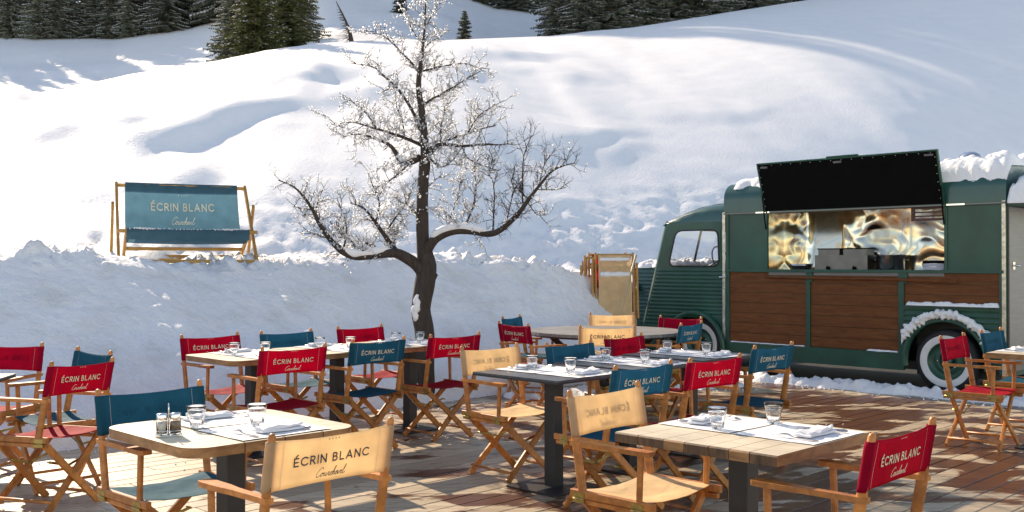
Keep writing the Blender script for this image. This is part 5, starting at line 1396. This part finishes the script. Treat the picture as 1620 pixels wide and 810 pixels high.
# ================================================================== CONIFERS
def make_spruce(name, H_, Rb, seed, mat_, snowp=0.25, dens=1.0, bare=0.06):
    rr = random.Random(seed); root = empty(name)
    g = MB(); g.tube([(0, 0, -0.6), (0.02, 0, H_ * 0.4), (0, 0.03, H_ * 0.8), (0, 0, H_)], [0.020 * H_ + 0.04, 0.014 * H_ + 0.02, 0.006 * H_, 0.004], M['ftrunk'], 8); g.build('trunk', root)
    g = MB(); gs = MB(); z = H_ * bare
    while z < H_ * 0.985:
        t = (z - H_ * bare) / (H_ * (1 - bare)); rad = Rb * (1 - t) ** 0.85 * rr.uniform(0.85, 1.12) + 0.05
        nb_ = int((9 if t < 0.8 else 6) * dens)
        for k in range(nb_):
            a = 2 * math.pi * (k + rr.random()) / nb_; L = rad * rr.uniform(0.65, 1.12); droop = rr.uniform(0.18, 0.42) * (1 - t * 0.6)
            ca, sa = math.cos(a), math.sin(a); n = max(4, int(L / 0.17)); zb = z + rr.uniform(-0.1, 0.1)
            wmax = L * 0.26 + 0.08
            for i in range(n):
                s_ = (i + 0.3) / n; r_ = L * s_; zz = zb - droop * L * s_ ** 1.5 + 0.10 * L * s_ ** 4
                wd = wmax * (1 - s_ * 0.75) * rr.uniform(0.7, 1.2) ; lf = 0.22 * rr.uniform(0.8, 1.3)
                for sd in (-1, 1):
                    bx, by = ca * r_, sa * r_
                    tx = bx + (ca * 0.55 - sa * sd * 0.83) * wd; ty = by + (sa * 0.55 + ca * sd * 0.83) * wd; tz = zz - wd * rr.uniform(0.15, 0.5)
                    ox, oy = ca * lf * 0.45, sa * lf * 0.45
                    g.add([(bx - ox * 0.5, by - oy * 0.5, zz), (tx, ty, tz), (bx + ox, by + oy, zz - 0.02), ((bx + tx) / 2 + rr.gauss(0, .03), (by + ty) / 2 + rr.gauss(0, .03), (zz + tz) / 2 - 0.16 * wd - 0.05)], [(0, 1, 2), (0, 3, 1)], mat_)
                    if rr.random() < snowp * (0.4 + s_):
                        q = 0.92; g_ = [(bx - ox * .4, by - oy * .4, zz + 0.05), (bx + (tx - bx) * q, by + (ty - by) * q, zz + (tz - zz) * q + 0.05), (bx + ox * .9, by + oy * .9, zz + 0.045)]
                        gs.add(g_, [(0, 1, 2)], M['snow'])
            ex, ey = ca * L, sa * L; ze = zb - droop * L + 0.10 * L
            g.add([(ca * L * .8 - sa * .06, sa * L * .8 + ca * .06, ze + 0.03), (ca * L * .8 + sa * .06, sa * L * .8 - ca * .06, ze + 0.03), (ex * 1.06, ey * 1.06, ze - 0.02)], [(0, 1, 2)], mat_)
        z += max(0.10, (0.30 if H_ > 5 else 0.16) * (1 - 0.5 * t)) * rr.uniform(0.85, 1.15)
    g.build('crown', root, normals=False)
    if snowp > 0: gs.build('branch_snow', root, normals=False)
    return root
TP = {'a': make_spruce('spruce', 9.0, 2.3, 1, M['needles'], 0.85), 'b': make_spruce('spruce', 9.0, 1.9, 2, M['needles'], 0.6), 'c': make_spruce('spruce', 9.0, 2.6, 3, M['needles'], 1.1, 0.9),
      'w': make_spruce('spruce', 6.5, 2.7, 4, M['needles_warm'], 0.12, 1.15, 0.02), 's': make_spruce('small_spruce', 1.9, 0.62, 5, M['needles'], 0.25, 1.1, 0.02)}
used = set()
def put_tree(kind, px, Y, s_, label, group, rz=None, dz=-0.25):
    if kind not in used: o = TP[kind]; used.add(kind)
    else: o = copy_tree(TP[kind])
    clear_tags(o); x, y, z = ground_at(px, Y); o.location = (x, y, z + dz); o.scale = (s_ * rnd.uniform(0.92, 1.1), s_ * rnd.uniform(0.92, 1.1), s_)
    o.rotation_euler = (0, 0, rz if rz is not None else rnd.uniform(0, 6.28)); tag(o, label, 'tree', group); return o
GRP = 'spruces of the shaded forest behind the hill'
# valley forest at the left
fl_ = 'dark snow-dusted spruce in the shaded forest at upper left'
def forest(n, p0, p1, Y, s0, s1, zs=1.0, lab=fl_, grp=GRP, kinds='abc', jit=10):
    for i in range(n):
        px = p0 + (p1 - p0) * i / max(1, n - 1) + rnd.uniform(-jit, jit)
        o = put_tree(rnd.choice(kinds), px, Y + rnd.uniform(-1.5, 2.5), rnd.uniform(s0, s1), lab, grp)
        o.scale.z *= zs
forest(26, -260, 335, 93, 0.85, 1.1, 1.35)
forest(20, -270, 320, 98, 0.95, 1.25, 1.35)
forest(6, 350, 440, 92, 1.5, 1.8, 1.85, 'tall dark spruce of the forest behind the shoulder of the hill')
forest(7, 500, 640, 92, 1.5, 1.8, 1.85, 'tall dark spruce of the forest behind the shoulder of the hill')
forest(9, 560, 800, 103, 1.5, 1.8, 1.8, 'tall spruce high above the saddle, its foot at the top edge', 'spruces above the saddle')
forest(4, 350, 435, 99, 1.5, 1.8, 1.85, 'tall dark spruce of the forest behind the shoulder of the hill')
forest(7, 505, 660, 99, 1.5, 1.8, 1.85, 'tall dark spruce of the forest behind the shoulder of the hill')
# sunlit group left of centre, on the shoulder
put_tree('w', 402, 47.5, 0.92, 'sun-touched olive green spruce at the left shoulder of the hill', None, 0.5, -0.5)
put_tree('w', 452, 52, 0.95, 'wide green spruce right behind the sun-touched one', None, 2.1, -0.4)
put_tree('b', 480, 58, 0.75, 'darker spruce at the right of the shoulder group', None)
put_tree('a', 365, 60, 0.75, 'snow-dusted spruce at the left of the shoulder group', None)
# small trees in the saddle
put_tree('s', 735, 53, 1.0, 'small lone young spruce on the snow right of the tree top', None, 1.0, -0.15)
put_tree('s', 632, 75, 1.3, 'young spruce at the top edge left of the tree top', None)
put_tree('a', 605, 88, 0.6, 'dark spruce at the top edge above the leaning stump', None)
# forest on the ridge, right of the tree
fr2 = 'dark spruce of the ridge forest at the top right'
for i in range(9):
    px = 885 + i * 40 + rnd.uniform(-8, 8); Yb = interp([(780, 60), (930, 51), (1250, 56)], px) + rnd.uniform(0, 2.0)
    put_tree(rnd.choice('abc'), px, Yb, rnd.uniform(0.75, 1.15), fr2, 'spruces of the ridge forest')
for i in range(8):
    px = 900 + i * 52 + rnd.uniform(-12, 12); put_tree(rnd.choice('abc'), px, 62 + rnd.uniform(0, 4), rnd.uniform(1.0, 1.4), fr2, 'spruces of the ridge forest').scale.z *= 1.3
forest(4, 770, 850, 93, 0.8, 1.0, 1.0, 'spruce of the ridge forest set back at its left end', 'spruces of the ridge forest')
forest(13, 900, 1500, 72, 1.3, 1.7, 1.4, fr2, 'spruces of the ridge forest')
forest(6, 540, 770, 106, 1.5, 1.9, 1.7, 'tall spruce high above the saddle, its foot at the top edge', 'spruces above the saddle')
# leaning dead stump tree on the crest
p0 = Vector(ground_at(556, 45.0)); root = empty('dead_sapling', tuple(p0)); tag(root, 'leaning bare sapling poking out of the snow crest', 'tree')
g = MB(); g.tube([(0, 0, -0.1), (-0.10, 0, 0.5), (-0.35, 0, 1.1), (-0.7, 0, 1.8)], [0.12, 0.07, 0.04, 0.015], M['bark'], 8); g.build('trunk', root)
g = MB(); rr = random.Random(9)
for _ in range(90):
    t = rr.random(); b_ = Vector((-0.6 * t ** 1.3 - 0.05, 0, 0.1 + 1.6 * t)); d = Vector((rr.gauss(-0.9, .5), rr.gauss(0, .7), rr.gauss(-0.15, .3))).normalized(); L = rr.uniform(0.2, 0.7) * (1.1 - t)
    g.tube([b_, b_ + d * L * .5, b_ + d * L + Vector((0, 0, -0.1 * L))], [0.012, 0.008, 0.003], M['twig'], 3, cap=False)
o = g.build('branches', root)
